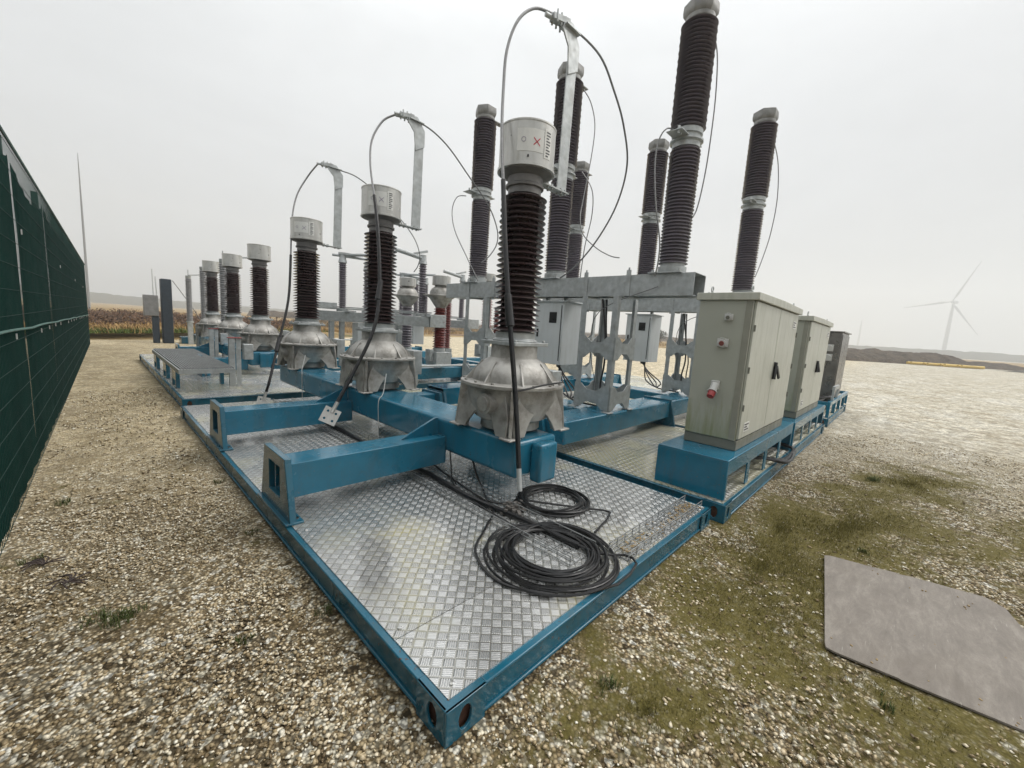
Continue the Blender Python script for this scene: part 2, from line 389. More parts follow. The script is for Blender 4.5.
def ct_frame(x0, y0, y1, label, arms, xl, xr, full=True):
    t = thing('support_frame', (x0, y0, .17), label, 'steel frame', 'blue beams under the current transformers')
    b = MB(); b.box(x0, x0 + .52, y0 + .12, y1, .385, .695); b.build('main_beam', M_blue, t, .035, seg=3)
    c = MB(); c.box(x0 + .17, x0 + .39, y0 + .0, y0 + .117, .345, .675); c.build('end_block', M_blue, t, .022, seg=3)
    for yc in arms:
        g = open_tube(xl + .0275, x0 + .004, yc, .27, .27, .53); g.build('arm', M_blue, t, .02)
        foot_plate(xl + .005, yc, .605).build('foot_plate', M_bluedk, t, .004)
        g = MB()
        for dz in (.235, .40, .55):
            for s_ in (-1, 1): g.hexbolt((xl + .028, yc + s_ * (.30 - (dz - .164) * .24 - .045), dz), (1, 0, 0), .011, .012)
        for s_ in (-1, 1):
            for q in (-.035, .035): g.hexbolt((xl + .028 + .02, yc + s_ * .28, .172), (0, 0, 1), .012, .014)
        g.build('plate_bolts', M_galv, t)
        g = MB(); bd = [(x0 - .006, yc - .128, .528 + .0), (x0 - .006, yc - .136, .50), (x0 - .006, yc - .138, .40), (x0 - .006, yc - .136, .30), (x0 - .006, yc - .128, .272)]
        g.tube(bd, .007, 6, 5); g.tube([(x0 - .004, yc - .13, .533), (x0 - .004, yc - .015, .533)], .007, 6, 4); g.tube([(x0 - .004, yc + .015, .533), (x0 - .004, yc + .13, .533)], .007, 6, 4); g.build('weld_bead', M_bluedk, t)
        q = MB(); tri = [(x0 - .42, .53), (x0 - .01, .53), (x0 - .01, .692), (x0 - .05, .692)]
        q.prism(tri, lambda u, z: (u, yc - .012, z), lambda u, z: (u, yc + .012, z)); q.build('gusset', M_blue, t)
        g = open_tube(x0 + .516, xr - .03, yc, .27, .27, .53); g.build('arm', M_blue, t, .02)
        foot_plate(xr - .005, yc, .56).build('foot_plate', M_bluedk, t, .004)
    return t
ct_frame(1.47, .97, 7.0, 'blue frame with two long arms under the three nearest current transformers', (2.15, 4.18), .04, 2.80)
ct_frame(1.62, 9.45, 16.9, 'farther blue frame under the row of small-looking transformers beyond the walkway', (9.9, 13.2), .75, 2.83)

# ------------------------------------------------------------------ current transformers
def make_ct(az_lab, az_tag, bracket=True, detail=True):
    t = thing('current_transformer', (0, 0, 0), 'x', 'transformer', 'current transformers in a row on the blue beams')
    n = 36 if detail else 22
    b = MB()
    b.lathe([(.30, .10), (.335, .12), (.365, .20), (.392, .27), (.405, .30), (.405, .395)], n=n)
    b.lathe([(.27, .015), (.27, .19)], n=20)
    arch = [(-.315, 0), (-.20, 0), (-.165, .07), (-.115, .14), (-.05, .185), (.05, .185), (.115, .14), (.165, .07), (.20, 0), (.315, 0), (.335, .15), (.27, .345), (-.27, .345), (-.335, .15)]
    for k in range(4):
        a = PI / 2 * k; nx, ny, tx, ty = math.cos(a), math.sin(a), -math.sin(a), math.cos(a)
        def fo(u, z, off=0):
            d = .375 - .14 * z + off
            if z > .3: d = .325 + off
            return (nx * d + tx * u * (1 - .35 * max(0, z - .0)), ny * d + ty * u * (1 - .35 * max(0, z)), z + .012)
        b.prism(arch, lambda u, z: fo(u, z, -.03), lambda u, z: fo(u, z))
        # corner pad and foot bolt
        ca, sa = math.cos(a + PI / 4), math.sin(a + PI / 4)
        b.cbox((nx * .33 + tx * .33, ny * .33 + ty * .33, .009), (.065, .065, .009))
        b.hexbolt((nx * .345 + tx * .345, ny * .345 + ty * .345, .018), r=.018, h=.022)
        b.bar((ca * .44, sa * .44, .02), (ca * .40, sa * .40, .39), .03, .13, up=(ca, sa, 0))
    base = b.build('cast_base', M_cast, t, .006)
    p = MB(); p.cyl((-.34, -.10, .27), (-.432, -.10, .27), .085, n=20); p.cyl((-.432, -.10, .27), (-.445, -.10, .27), .06, n=20); p.build('round_port', M_cast, base)
    d = MB()
    d.lathe([(.40, .396), (.462, .40), (.468, .408), (.468, .428), (.46, .434), (.40, .437), (.372, .442), (.368, .47), (.352, .515), (.322, .56), (.282, .598), (.238, .625), (.214, .64), (.208, .66), (.208, .752)], n=n)
    for k in range(8):
        a = 2 * PI * k / 8 + .2; ca, sa = math.cos(a), math.sin(a)
        d.prism([(.435, .434), (.36, .434), (.26, .585), (.285, .61)], lambda u, z: (ca * u - sa * .007, sa * u + ca * .007, z), lambda u, z: (ca * u + sa * .007, sa * u - ca * .007, z))
    for k in range(16):
        a = 2 * PI * k / 16; d.hexbolt((math.cos(a) * .44, math.sin(a) * .44, .43), r=.014, h=.018)
    d.build('dome_cover', M_cast, t)
    e = MB(); e.box(-.215, .215, -.215, .215, .753, .785)
    for sx in (-1, 1):
        for sy in (-1, 1): e.hexbolt((sx * .182, sy * .182, .785), r=.016, h=.02)
    e.lathe([(.20, .785), (.20, .80), (.178, .81), (.178, .865), (.165, .87)], n=n)
    e.build('neck_flange', M_galv, t, .004)
    s = MB(); s.lathe(insulator_profile(.868, 2.02, 25 if detail else 22, .142, .214, .86, .93), n=n); s.build('insulator', M_brown, t, angle=50)
    c = MB(); c.lathe([(.125, 2.02), (.142, 2.025), (.142, 2.075), (.162, 2.08), (.164, 2.10), (.150, 2.11), (.150, 2.165), (.19, 2.18), (.225, 2.192), (.225, 2.20)], n=n); c.build('collar', M_castshade, t)
    h = MB(); h.lathe([(.215, 2.195), (.243, 2.20), (.243, 2.222), (.234, 2.226), (.234, 2.53), (.238, 2.534), (.238, 2.545), (.228, 2.552)], n=48); 
    hd = h.build('head', M_headal, t, angle=25)
    b2 = MB(); b2.cbox((.53, .02, .34), (.07, .12, .17)); bx_ = b2.build('terminal_box', M_galv, t, .006)
    b3 = MB(); b3.bar((.38, .02, .34), (.47, .02, .34), .06, .1); b3.build('box_bracket', M_galv, t)
    def patch(a0, a1, z0, z1, r0, r1, nn=10):
        g = MB(); vs = []; A0, A1 = R_(a0), R_(a1)
        for r in (r0, r1):
            for z in (z0, z1):
                vs += [(math.cos(A0 + (A1 - A0) * k / nn) * r, math.sin(A0 + (A1 - A0) * k / nn) * r, z) for k in range(nn + 1)]
        m_ = nn + 1; fs = []
        for k in range(nn): fs += [(2 * m_ + k, 2 * m_ + k + 1, 3 * m_ + k + 1, 3 * m_ + k), (k, m_ + k, m_ + k + 1, k + 1), (m_ + k, 3 * m_ + k, 3 * m_ + k + 1, m_ + k + 1), (k, k + 1, 2 * m_ + k + 1, 2 * m_ + k)]
        g.add(vs, fs); return g
    if az_lab:
        s1 = patch(az_lab - 27, az_lab + 27, 2.30, 2.47, .234, .2365).build('paper_label', M_label, hd)
        # red cross mark
        g = MB(); zc = 2.375; azc = az_lab + 12
        for sg in (-1, 1):
            for k in range(8):
                f0 = -1 + k / 4; f1 = f0 + .25
                def pt(f, r, dz): a = R_(azc + 6.5 * f); return (math.cos(a) * r, math.sin(a) * r, zc + sg * f * .027 + dz)
                g.add([pt(f0, .2372, -.005), pt(f1, .2372, -.005), pt(f1, .2372, .005), pt(f0, .2372, .005), pt(f0, .2382, -.005), pt(f1, .2382, -.005), pt(f1, .2382, .005), pt(f0, .2382, .005)],
                      [(0, 3, 2, 1), (4, 5, 6, 7), (0, 1, 5, 4), (1, 2, 6, 5), (2, 3, 7, 6), (3, 0, 4, 7)])
        g.build('cross_mark', M_redink, s1, smooth=False)
        g = MB(); a = R_(az_lab - 14); ctr = Vector((math.cos(a) * .2372, math.sin(a) * .2372, 2.385)); tx = Vector((-math.sin(a), math.cos(a), 0))
        g.tube([ctr + tx * (.017 * math.cos(q)) + Vector((0, 0, .017 * math.sin(q))) for q in [2 * PI * k / 16 for k in range(16)]], .0022, 5, 1, True); g.build('ring_mark', M_ring, s1)
        s2 = patch(az_tag - 9, az_tag + 9, 2.27, 2.49, .234, .2365, 4).build('type_plate', M_label, hd)
        g = MB()
        for k in range(9):
            q = patch(az_tag - 5, az_tag + (6 if k % 3 else 2), 2.285 + k * .022, 2.295 + k * .022, .2368, .2376, 3); g.add(q.v, q.f)
        g.build('print_lines', M_ink, s2, smooth=False)
        g = MB(); a = R_(az_lab - 4); g.cyl((math.cos(a) * .23, math.sin(a) * .23, 2.262), (math.cos(a) * .25, math.sin(a) * .25, 2.262), .008, n=8); g.build('plug', M_blackpl, hd)
    if bracket:
        g = MB(); g.box(.17, .56, -.045, .045, 2.180, 2.194)
        g.box(.548, .562, -.055, .055, 2.194, 2.197)
        for xx in (.27, .33, .46, .52):
            for yy in (-.025, .025): g.cyl((xx, yy, 2.165), (xx, yy, 2.215), .011, n=6)
        ga = g.build('terminal_plate', M_galv, t, .002)
        g = MB(); g.add([(.425, -.006, 2.19), (.56, -.006, 2.19), (.56, .006, 2.19), (.425, .006, 2.19), (.445, -.006, 3.30), (.575, -.006, 3.30), (.575, .006, 3.30), (.445, .006, 3.30)],
                        [(0, 3, 2, 1), (4, 5, 6, 7), (0, 1, 5, 4), (1, 2, 6, 5), (2, 3, 7, 6), (3, 0, 4, 7)])
        g.build('upright_bar', M_galv, t, .002)
        g = MB(); g.prism([(.445, 3.18), (.58, 3.26), (.58, 3.46), (.47, 3.60), (.36, 3.60), (.33, 3.50), (.42, 3.40)], lambda u, z: (u, -.02, z), lambda u, z: (u, -.007, z))
        g.box(.35, .55, -.05, .05, 3.535, 3.549)
        tp = g.build('top_plate', M_galv, t, .003)
        g = MB(); g.bar((.24, .04, 3.56), (.42, 0, 3.58), .07, .05)
        for k in range(3):
            for yy in (-.03, .03): g.cyl((.27 + k * .055, .03 + yy, 3.52), (.27 + k * .055, .03 + yy, 3.62), .010, n=6)
        g.cyl((.18, .06, 3.56), (.26, .04, 3.56), .02, n=10)
        g.build('cable_clamp', M_galv, tp, .003)
    return t
ct1 = make_ct(230, 268)
ct1.location = (1.8, 1.5, .70); ct1['label'] = 'largest current transformer with red cross sticker, at near end of the blue beam'
ct2 = dup(ct1, (1.79, 3.98, .70), 'second current transformer from the near end of the blue beam'); ct2.scale = (1.02, 1.02, .985)
ct3 = dup(ct1, (1.77, 6.5, .70), 'third current transformer with bracket, at the far end of the nearest blue beam'); ct3.scale = (1.04, 1.04, .97)
def descend(o):
    for c in kids(o): yield c; yield from descend(c)
for t_ in (ct2, ct3):
    for c in descend(t_):
        if c.name.startswith('cross_mark'): c.data = c.data.copy(); c.data.materials[0] = M_ring
ctf = make_ct(None, None, False, False); ctf.scale = (1, 1, .95)
ctf.location = (1.96, 10.05, .70); ctf['label'] = 'current transformer without any bracket, nearest of the three behind the walkway'
dup(ctf, (1.98, 12.75, .70), 'middle one of the three transformers without brackets beyond the grating walkway')
dup(ctf, (1.98, 15.55, .70), 'farthest current transformer without a bracket, beside the thin pale post')

# ------------------------------------------------------------------ live tank circuit breakers on their gantries
def bowtie(g, p, q, zc, hh, hm, th=.006):
    p = Vector(p); q = Vector(q); d = (q - p); n = Vector((-d.y, d.x, 0)).normalized() * th
    poly = [(0, -hh), (.18, -hh), (.36, -hm), (.64, -hm), (.82, -hh), (1, -hh), (1, hh), (.82, hh), (.64, hm), (.36, hm), (.18, hh), (0, hh)]
    g.prism(poly, lambda u, z: tuple(Vector((p.x + d.x * u, p.y + d.y * u, zc + z)) - n), lambda u, z: tuple(Vector((p.x + d.x * u, p.y + d.y * u, zc + z)) + n))
def make_breaker():
    t = thing('circuit_breaker', (0, 0, .17), 'x', 'circuit breaker', 'twin-stack circuit breakers on grey gantries')
    # local frame: x = 0 under the pole line, z measured from the deck (.17)
    Z = .17
    for yc in (1.87, 4.42):
        (open_tube(-1.05, 1.62, yc, .46, .30, .575) if yc > 3 else MB().box(-1.22, 1.62, yc - .23, yc + .23, .30, .575)).build('cross_arm', M_blue, t, .02)
        for xx, zt in ((1.66, .60),) + (((-1.03, .52),) if yc > 3 else ()):
            foot_plate(xx, yc, zt).build('foot_plate', M_bluedk, t, .004)
    g = MB(); g.box(-.22, .30, 2.104, 4.186, .34, .54); g.build('tie_beam', M_blue, t, .02)
    # tower legs
    for yc in (1.95, 4.45):
        tw = MB()
        for sx, xx in ((1, -.25), (-1, .28)):
            for sy, yy in ((1, yc - .27), (-1, yc + .27)):
                l = MB(); l.box(min(xx, xx + sx * .075), max(xx, xx + sx * .075), min(yy, yy + sy * .008), max(yy, yy + sy * .008), .588, 2.098)
                l.box(min(xx, xx + sx * .008), max(xx, xx + sx * .008), min(yy + sy * .0085, yy + sy * .075), max(yy + sy * .0085, yy + sy * .075), .588, 2.098)
                l.box(xx - .07 if sx > 0 else xx - .06, xx + .06 if sx > 0 else xx + .07, yy - .06, yy + .06, .577, .587)
                l.build('leg', M_galv, t, .002)
        for zc, hh, hm in ((1.42, .15, .07), (.76, .16, .08)):
            for a, b in (((-.255, yc - .27), (-.255, yc + .27)), ((.287, yc - .27), (.287, yc + .27)), ((-.25, yc - .279), (.28, yc - .279)), ((-.25, yc + .279), (.28, yc + .279))):
                q = MB(); bowtie(q, (*a, 0), (*b, 0), zc, hh, hm); q.build('brace_plate', M_galv, t)
    g = MB()
    # gantry channel, open end
    def sec(z0, z1, a, b): return None
    y0, y1 = .80, 5.45
    g.box(-.15, -.142, y0, y1, 2.10, 2.36); g.box(.182, .19, y0, y1, 2.10, 2.36)
    g.box(-.141, .181, y0, y1, 2.352, 2.36); g.box(-.141, -.06, y0, y1, 2.10, 2.108); g.box(.10, .181, y0, y1, 2.10, 2.108)
    g.build('gantry_beam', M_galv, t, .002)
    for yy in (1.62, 2.26, 4.12, 4.78):
        q = MB(); q.box(-.165, -.151, yy - .03, yy + .03, 2.06, 2.42); q.cyl((-.158, yy, 2.42), (-.158, yy, 2.45), .012, n=6); q.box(-.165, .20, yy - .03, yy + .03, 2.085, 2.099); q.build('clamp_strap', M_galv, t)
    for i, yc in enumerate((1.15, 2.95, 4.75)):
        b = MB(); b.box(-.2, .24, yc - .2, yc + .2, 2.361, 2.375)
        b.lathe([(.16, 2.375), (.165, 2.39), (.165, 2.45), (.14, 2.46), (.14, 2.49)], (0.02, yc, 0), 24)
        for sx in (-1, 1):
            for sy in (-1, 1): b.hexbolt((.02 + sx * .17, yc + sy * .16, 2.375), r=.016, h=.03)
        b.build('pole_base', M_galv, t)
        ins = MB(); ins.lathe(insulator_profile(2.48, 3.70, 34, .135, .172, .9), (.02, yc, 0), 26); ins.build('support_insulator', M_grey_por, t, angle=50)
        mf = MB(); mf.lathe([(.14, 3.70), (.155, 3.705), (.155, 3.76), (.185, 3.77), (.185, 3.79), (.15, 3.80), (.15, 3.84), (.17, 3.845), (.17, 3.90), (.15, 3.905)], (.02, yc, 0), 24)
        mf.box(-.33, .26, yc - .09, yc + .09, 3.791, 3.799)
        for xx in (-.30, -.25): mf.cyl((xx, yc - .04, 3.76), (xx, yc - .04, 3.84), .014, n=6)
        mf.build('middle_terminal', M_galv, t)
        up = MB(); pr = insulator_profile(3.905, 4.98, 27, .150, .196, .9); up.lathe(pr, (.02, yc, 0), 28); up.build('interrupter_insulator', M_grey_por, t, angle=50)
        c = MB(); c.lathe([(.15, 4.98), (.158, 4.99), (.158, 5.03)], (.02, yc, 0), 24); c.lathe([(.16, 5.03), (.185, 5.06), (.19, 5.10), (.185, 5.17), (.13, 5.20)], (.02, yc, 0), 6)
        c.box(.12, .40, yc - .05, yc + .05, 5.035, 5.047); c.cyl((.33, yc, 5.01), (.33, yc, 5.07), .016, n=6)
        c.build('cap', M_cap, t, angle=30)
    d = MB(); d.box(-.08, .36, 2.66, 3.20, 1.10, 2.03); bd = d.build('drive_cabinet', M_white, t, .006)
    g = MB(); g.box(-.11, .39, 2.63, 3.23, 2.031, 2.05); g.build('cabinet_roof', M_white, bd, .004)
    g = MB(); g.box(-.087, -.081, 2.69, 2.70, 1.16, 1.98); g.box(-.09, -.081, 3.12, 3.15, 1.5, 1.62); g.build('door_trim', M_blackpl, bd)
    g = MB(); g.box(-.084, -.080, 2.78, 2.92, 1.72, 1.88); g.build('window', M_blackpl, bd)
    g = MB()
    for yy in (2.75, 3.1): g.box(.05, .11, yy - .02, yy + .02, 2.051, 2.099)
    g.build('hanger', M_galv, t)
    g = MB()
    for k in range(4):
        g.tube([(.1 + .05 * k, 2.8 + .05 * k, 1.10), (.1 + .05 * k, 2.78, .9), (0.05, 2.7 - .1 * k, .72), (-.05, 2.4, .62), (-.05, 1.98 + .03 * k, .60)], .012, 6, 5)
        g.cyl((.1 + .05 * k, 2.8 + .05 * k, 1.04), (.1 + .05 * k, 2.8 + .05 * k, 1.10), .02, n=8)
    g.tube([(.05, 2.1, 2.08), (.04, 2.0, 1.6), (.0, 1.95, 1.2), (.03, 2.0, .9), (-.06, 1.92, .62)], .014, 6, 5)
    g.tube([(.09, 2.06, 2.08), (.10, 2.02, 1.6), (.07, 1.92, 1.2), (.0, 1.9, .9), (.0, 1.85, .62)], .011, 6, 5)
    g.build('control_cables', M_black, t)
    g = MB(); g.tube([(-.2, 1.2, 2.2), (-.16, 2.0, 1.9), (-.14, 2.1, 1.4), (-.1, 2.0, .9), (-.12, 1.9, .6)], .006, 6, 5); g.build('earth_wire', M_wire, t)
    for o in [q for q in bpy.data.objects if q.parent == t and q.type == 'MESH']:
        for v in o.data.vertices:
            z = v.co.z + .17
            if z > 2.5: v.co.z += .085 * min(1, (z - 2.5) / 1.2) + .05 * max(0, min(1, (z - 3.9) / 1.1))
    return t
br1 = make_breaker(); br1.location = (4.08, 0, .17); br1['label'] = 'nearer circuit breaker gantry with the tallest poles, standing beside the nearest grey cabinet'
br2 = dup(br1, (6.93, 0, .17), 'farther circuit breaker gantry whose right pole rises behind the nearest grey cabinet')

# ------------------------------------------------------------------ control cabinets on plinths
def plinth(x0, x1, y0, y1, z0, z1, label):
    t = thing('cabinet_plinth', ((x0 + x1) / 2, (y0 + y1) / 2, z0), label, 'plinth', 'blue plinths under the grey cabinets')
    g = MB(); g.box(x0, x1, y0, y1, z1 - .012, z1); g.build('top_plate', M_blue, t, .005)
    g = MB(); g.box(x0, x0 + .012, y0, y1, z0, z1 - .0125); g.build('end_plate', M_blue, t, .003)
    g = MB(); g.box(x1 - .012, x1, y0, y1, z0, z1 - .0125); g.build('end_plate', M_blue, t, .003)
    n = 4; W = (x1 - x0 - .024)
    for yy, nm in ((y0, 'front_plate'), (y1 - .012, 'back_plate')):
        g = MB(); g.box(x0 + .0125, x1 - .0125, yy, yy + .012, z0 + .23, z1 - .0125)
        for k in range(n + 1):
            xc = x0 + .012 + W * k / n; w = .05 if 0 < k < n else .03
            g.box(max(x0 + .0125, xc - w), min(x1 - .0125, xc + w), yy, yy + .012, z0 + .001, z0 + .2295)
        g.build(nm, M_blue, t)
    return t
plinth(3.05, 5.90, -.035, .62, .176, .55, 'blue plinth with openings under the nearest grey cabinet')
plinth(6.05, 8.85, -.035, .62, .176, .53, 'blue plinth under the second grey cabinet from the viewer')
def make_cabinet(L_, D_, z0, z1):
    t = thing('control_cabinet', (0, 0, 0), 'x', 'cabinet', 'grey control cabinets on blue plinths')
    b = MB(); b.box(0, L_, 0, D_, .002, .10); b.build('base_frame', M_cabdk, t, .003)
    H = z1 - z0
    b = MB(); b.box(-.012, L_ + .012, .016, D_, .101, H - .079); body = b.build('body', M_cabside, t, .006)
    g = MB(); g.prism([(-.04, H - .078), (L_ + .04, H - .078), (L_ + .04, H - .008), (L_ * .5, H + .004), (-.04, H - .008)], lambda u, z: (u, -.035, z), lambda u, z: (u, D_ + .03, z)); g.build('roof', M_cab, t, .006)
    for k in range(2):
        a = .012 + (L_ - .024) * k / 2; c = .012 + (L_ - .024) * (k + 1) / 2
        g = MB(); g.box(a + .006, c - .006, -.008, .0145, .115, H - .085); d = g.build('door', M_cab, t, .004)
        for hz_ in (.28, .52, .78):
            g = MB(); xh = a + .012 if k == 0 else c - .012; g.cyl((xh, -.014, H * hz_ - .03), (xh, -.014, H * hz_ + .03), .008, n=8); g.box(xh - .012, xh + .012, -.0135, -.0085, H * hz_ - .03, H * hz_ + .03); g.build('hinge', M_cabdk, d)
        if k == 1:
            g = MB(); xx = a + .05; zz = H * .5
            g.add([(xx - .022, -.034, zz - .09), (xx + .022, -.034, zz - .09), (xx + .012, -.024, zz + .09), (xx - .012, -.024, zz + .09), (xx - .035, -.0085, zz - .10), (xx + .035, -.0085, zz - .10), (xx + .018, -.0085, zz + .10), (xx - .018, -.0085, zz + .10)],
                  [(0, 3, 2, 1), (4, 5, 6, 7), (0, 1, 5, 4), (1, 2, 6, 5), (2, 3, 7, 6), (3, 0, 4, 7)])
            g.bar((xx + .02, -.03, zz + .05), (xx + .10, -.05, zz - .09), .02, .03)
            g.bar((xx - .0, -.03, zz + .09), (xx - .075, -.045, zz - .09), .02, .03)
            g.build('door_handle', M_blackpl, d, .003)
        pz_, px_ = (H - .22, c - .20) if k == 1 else (.22, a + .22)
        g = MB(); g.box(px_ - .09, px_ + .09, -.0115, -.0085, pz_ - .045, pz_ + .045); pl = g.build('name_plate', M_label, d)
        g = MB()
        for q in range(3): g.box(px_ - .075, px_ + (.07 if q != 1 else .02), -.0125, -.0118, pz_ - .032 + q * .026, pz_ - .018 + q * .026)
        g.build('print_lines', M_ink, pl, smooth=False)
    for xx, yy in ((.06, D_ - .08), (.06, .06), (L_ - .06, .06), (L_ - .06, D_ - .08)):
        g = MB(); zc = H + .035; g.tube([(xx + .026 * math.cos(q), yy, zc + .026 * math.sin(q)) for q in [2 * PI * k / 12 for k in range(12)]], .006, 6, 1, True); g.cyl((xx, yy, H - .01), (xx, yy, H + .012), .012, n=8); g.build('eye_bolt', M_galv, t)
    g = MB(); g.box(-.0165, -.0125, .018, .075, .103, H - .072); g.build('corner_trim', M_cabdk2, t)
    # sockets on the end wall (x = -.012)
    def socket(y, z, r, redcap):
        g = MB(); g.cyl((-.013, y, z), (-.035, y, z), r, r * .95, 20); g.cyl((-.035, y, z - .002), (-.060, y, z - .006), r * .8, r * .78, 20); g.box(-.034, -.0125, y - r * 1.05, y + r * 1.05, z - r * .85, z + r * .85)
        g.bar((-.05, y - r * .4, z + r * .9), (-.05, y + r * .4, z + r * .9), .02, .012)
        s = g.build('socket', M_plastic, t, .004)
        g = MB(); g.cyl((-.058, y, z - .006), (-.066, y, z - .008), r * .52, r * .45, 16); g.build('socket_ring', M_reddull if redcap else M_cabdk, s)
    socket(D_ * .42, H - .24, .036, False); socket(D_ * .47, H - .49, .048, True)
    g = MB(); z = H * .38; y = D_ * .50
    g.box(-.045, -.0125, y - .038, y + .038, z, z + .085); g.cyl((-.03, y, z + .05), (-.09, y + .0, z - .02), .035, .038, 20); s = g.build('plug_inlet', M_plastic, t, .004)
    g = MB(); g.cyl((-.09, y, z - .02), (-.097, y, z - .027), .047, .047, 20); g.build('collar', M_plastic, s)
    g = MB(); g.cyl((-.097, y, z - .027), (-.135, y, z - .068), .036, .033, 20); g.build('plug', M_redpl, s)
    return t
cab1 = make_cabinet(2.0, .50, .551, 2.08); cab1.location = (3.46, .03, .551); cab1['label'] = 'nearest and largest grey control cabinet, with red plug on its algae-stained side'
cab2 = dup(cab1, (6.42, .03, .531), 'second grey control cabinet, directly behind the nearest one')
t = thing('stainless_cabinet', (11.3, .1, .17), 'tall dark stainless cabinet behind the two grey ones', 'cabinet')
g = MB(); g.box(11.1, 12.5, .10, .78, .45, 1.98); g.build('body', M_stain, t, .01)
g = MB(); g.box(11.06, 12.54, .06, .82, 1.981, 2.01); g.build('roof', M_stain, t, .004)
g = MB(); g.box(11.12, 11.79, .085, .0985, .5, 1.93); g.build('door', M_stain, t, .003)
g = MB(); g.box(11.81, 12.48, .085, .0985, .5, 1.93); g.build('door', M_stain, t, .003)
for z in (1.62, 1.40):
    g = MB(); g.cyl((11.098, .3, z), (11.03, .3, z - .01), .075, .07, 18); g.box(11.06, 11.099, .22, .38, z - .08, z + .08); g.build('socket', M_plastic, t, .004)
g = MB()
for x in (11.2, 12.4):
    for y in (.15, .73): g.box(x - .04, x + .04, y - .04, y + .04, .172, .4495)
g.build('stand', M_bluedk, t, .004)
t = thing('open_frame', (9.7, 0, .17), 'low blue open frame full of cables before the stainless cabinet', 'steel frame')
g = MB()
for y in (.0, .68): g.box(9.75, 13.2, y - .03, y + .03, .42, .50)
for x in (9.78, 10.7, 11.6, 12.5, 13.17):
    for y in (.0, .68): g.box(x - .03, x + .03, y - .028, y + .028, .172, .4195)
for x in (9.78, 13.17): g.box(x - .03, x + .03, .031, .649, .42, .50)
g.build('rails', M_blue, t, .004)
g = MB(); g.box(10.2, 11.0, -.02, .03, .72, .80); g.box(10.22, 10.27, -.015, .025, .501, .7195); g.box(10.93, 10.98, -.015, .025, .501, .7195); g.build('grey_rail', M_galv, t)
M_slate = basic('slate_blue_steel', (.022, .034, .048), .6)
# ------------------------------------------------------------------ cables on the near deck
def cable_coil(cx, cy, z, r0, r1, turns, rad, label, tail=None, seed=1, ell=(1, 1)):
    rr = random.Random(seed); pts = []; n = 18
    ph = rr.random() * 6
    for k in range(turns):
        r = rr.uniform(r0, r1); ox, oy = rr.uniform(-.035, .035), rr.uniform(-.035, .035); e = rr.uniform(-.05, .05); th = rr.random() * PI
        zz = z + rad + rr.random() * rad * 6 * (1 - abs(r - (r0 + r1) / 2) / (r1 - r0))
        for q in range(n):
            a = 2 * PI * q / n + ph
            R = r * (1 + e * math.cos(2 * (a - th)))
            pts.append((cx + ox + R * math.cos(a) * ell[0], cy + oy + R * math.sin(a) * ell[1], zz + rad * math.sin(3 * a + k)))
    # soften the steps between turns
    for _ in range(3):
        pts = [pts[0]] + [tuple((pts[i - 1][j] + 2 * pts[i][j] + pts[i + 1][j]) / 4 for j in range(3)) for i in range(1, len(pts) - 1)] + [pts[-1]]
    if tail: pts = pts + tail
    g = MB(); g.tube(pts, rad, 7, 2)
    return tag(g.build('cable_coil', M_black), label, 'cable', 'black cable coils on the near deck')
cable_coil(1.15, .42, .163, .27, .46, 17, .0082, 'large thick coil of black cable on the near deck, spilling towards the blue edge', seed=4,
           tail=[(1.36, .22, .19), (1.50, .10, .18), (1.46, -.01, .185), (1.2, -.03, .17), (1.0, .05, .175)])
cable_coil(1.80, .93, .163, .26, .34, 9, .0085, 'smaller looser coil of black cable partly under the end of the blue beam', seed=9, tail=[(1.9, .65, .18), (2.0, .5, .175), (1.72, .42, .172), (1.62, .40, .172)])
def cable(name, pts, r, m, label, cat, group, n=8): return tag(MB().tube(pts, r, n, 6).build(name, m), label, cat, group)
gl = 'loose black cables lying over the near deck'
cable('black_cable', [(1.45, 2.6, .30), (1.42, 2.1, .22), (1.38, 1.6, .18), (1.3, 1.15, .175), (1.05, .95, .172), (.78, .75, .172), (.68, .42, .175), (.83, .15, .175)], .009, M_black, 'single black cable looping out on the left of the large coil', 'cable', gl)
cable('black_cable', [(1.55, 1.75, .50), (1.5, 1.6, .30), (1.46, 1.45, .2), (1.36, 1.25, .18), (1.5, 1.12, .18), (1.78, 1.26, .18)], .009, M_black, 'black cable hanging from under the blue beam to the deck', 'cable', gl)
cable('black_cable', [(1.5, 2.0, .48), (1.42, 1.85, .27), (1.36, 1.75, .19), (1.28, 1.5, .178), (1.22, .95, .178), (1.2, .62, .19)], .007, M_black, 'thin black cable running from beam to the large coil', 'cable', gl)
cable('dark_bundle', [(1.30, 5.6, .185), (1.29, 4.2, .185), (1.28, 3.0, .185), (1.30, 2.0, .186), (1.27, 1.4, .186), (1.32, .9, .186), (1.35, .35, .186)], .022, M_black, 'thick dark cable bundle lying in the long wire tray', 'cable', gl)
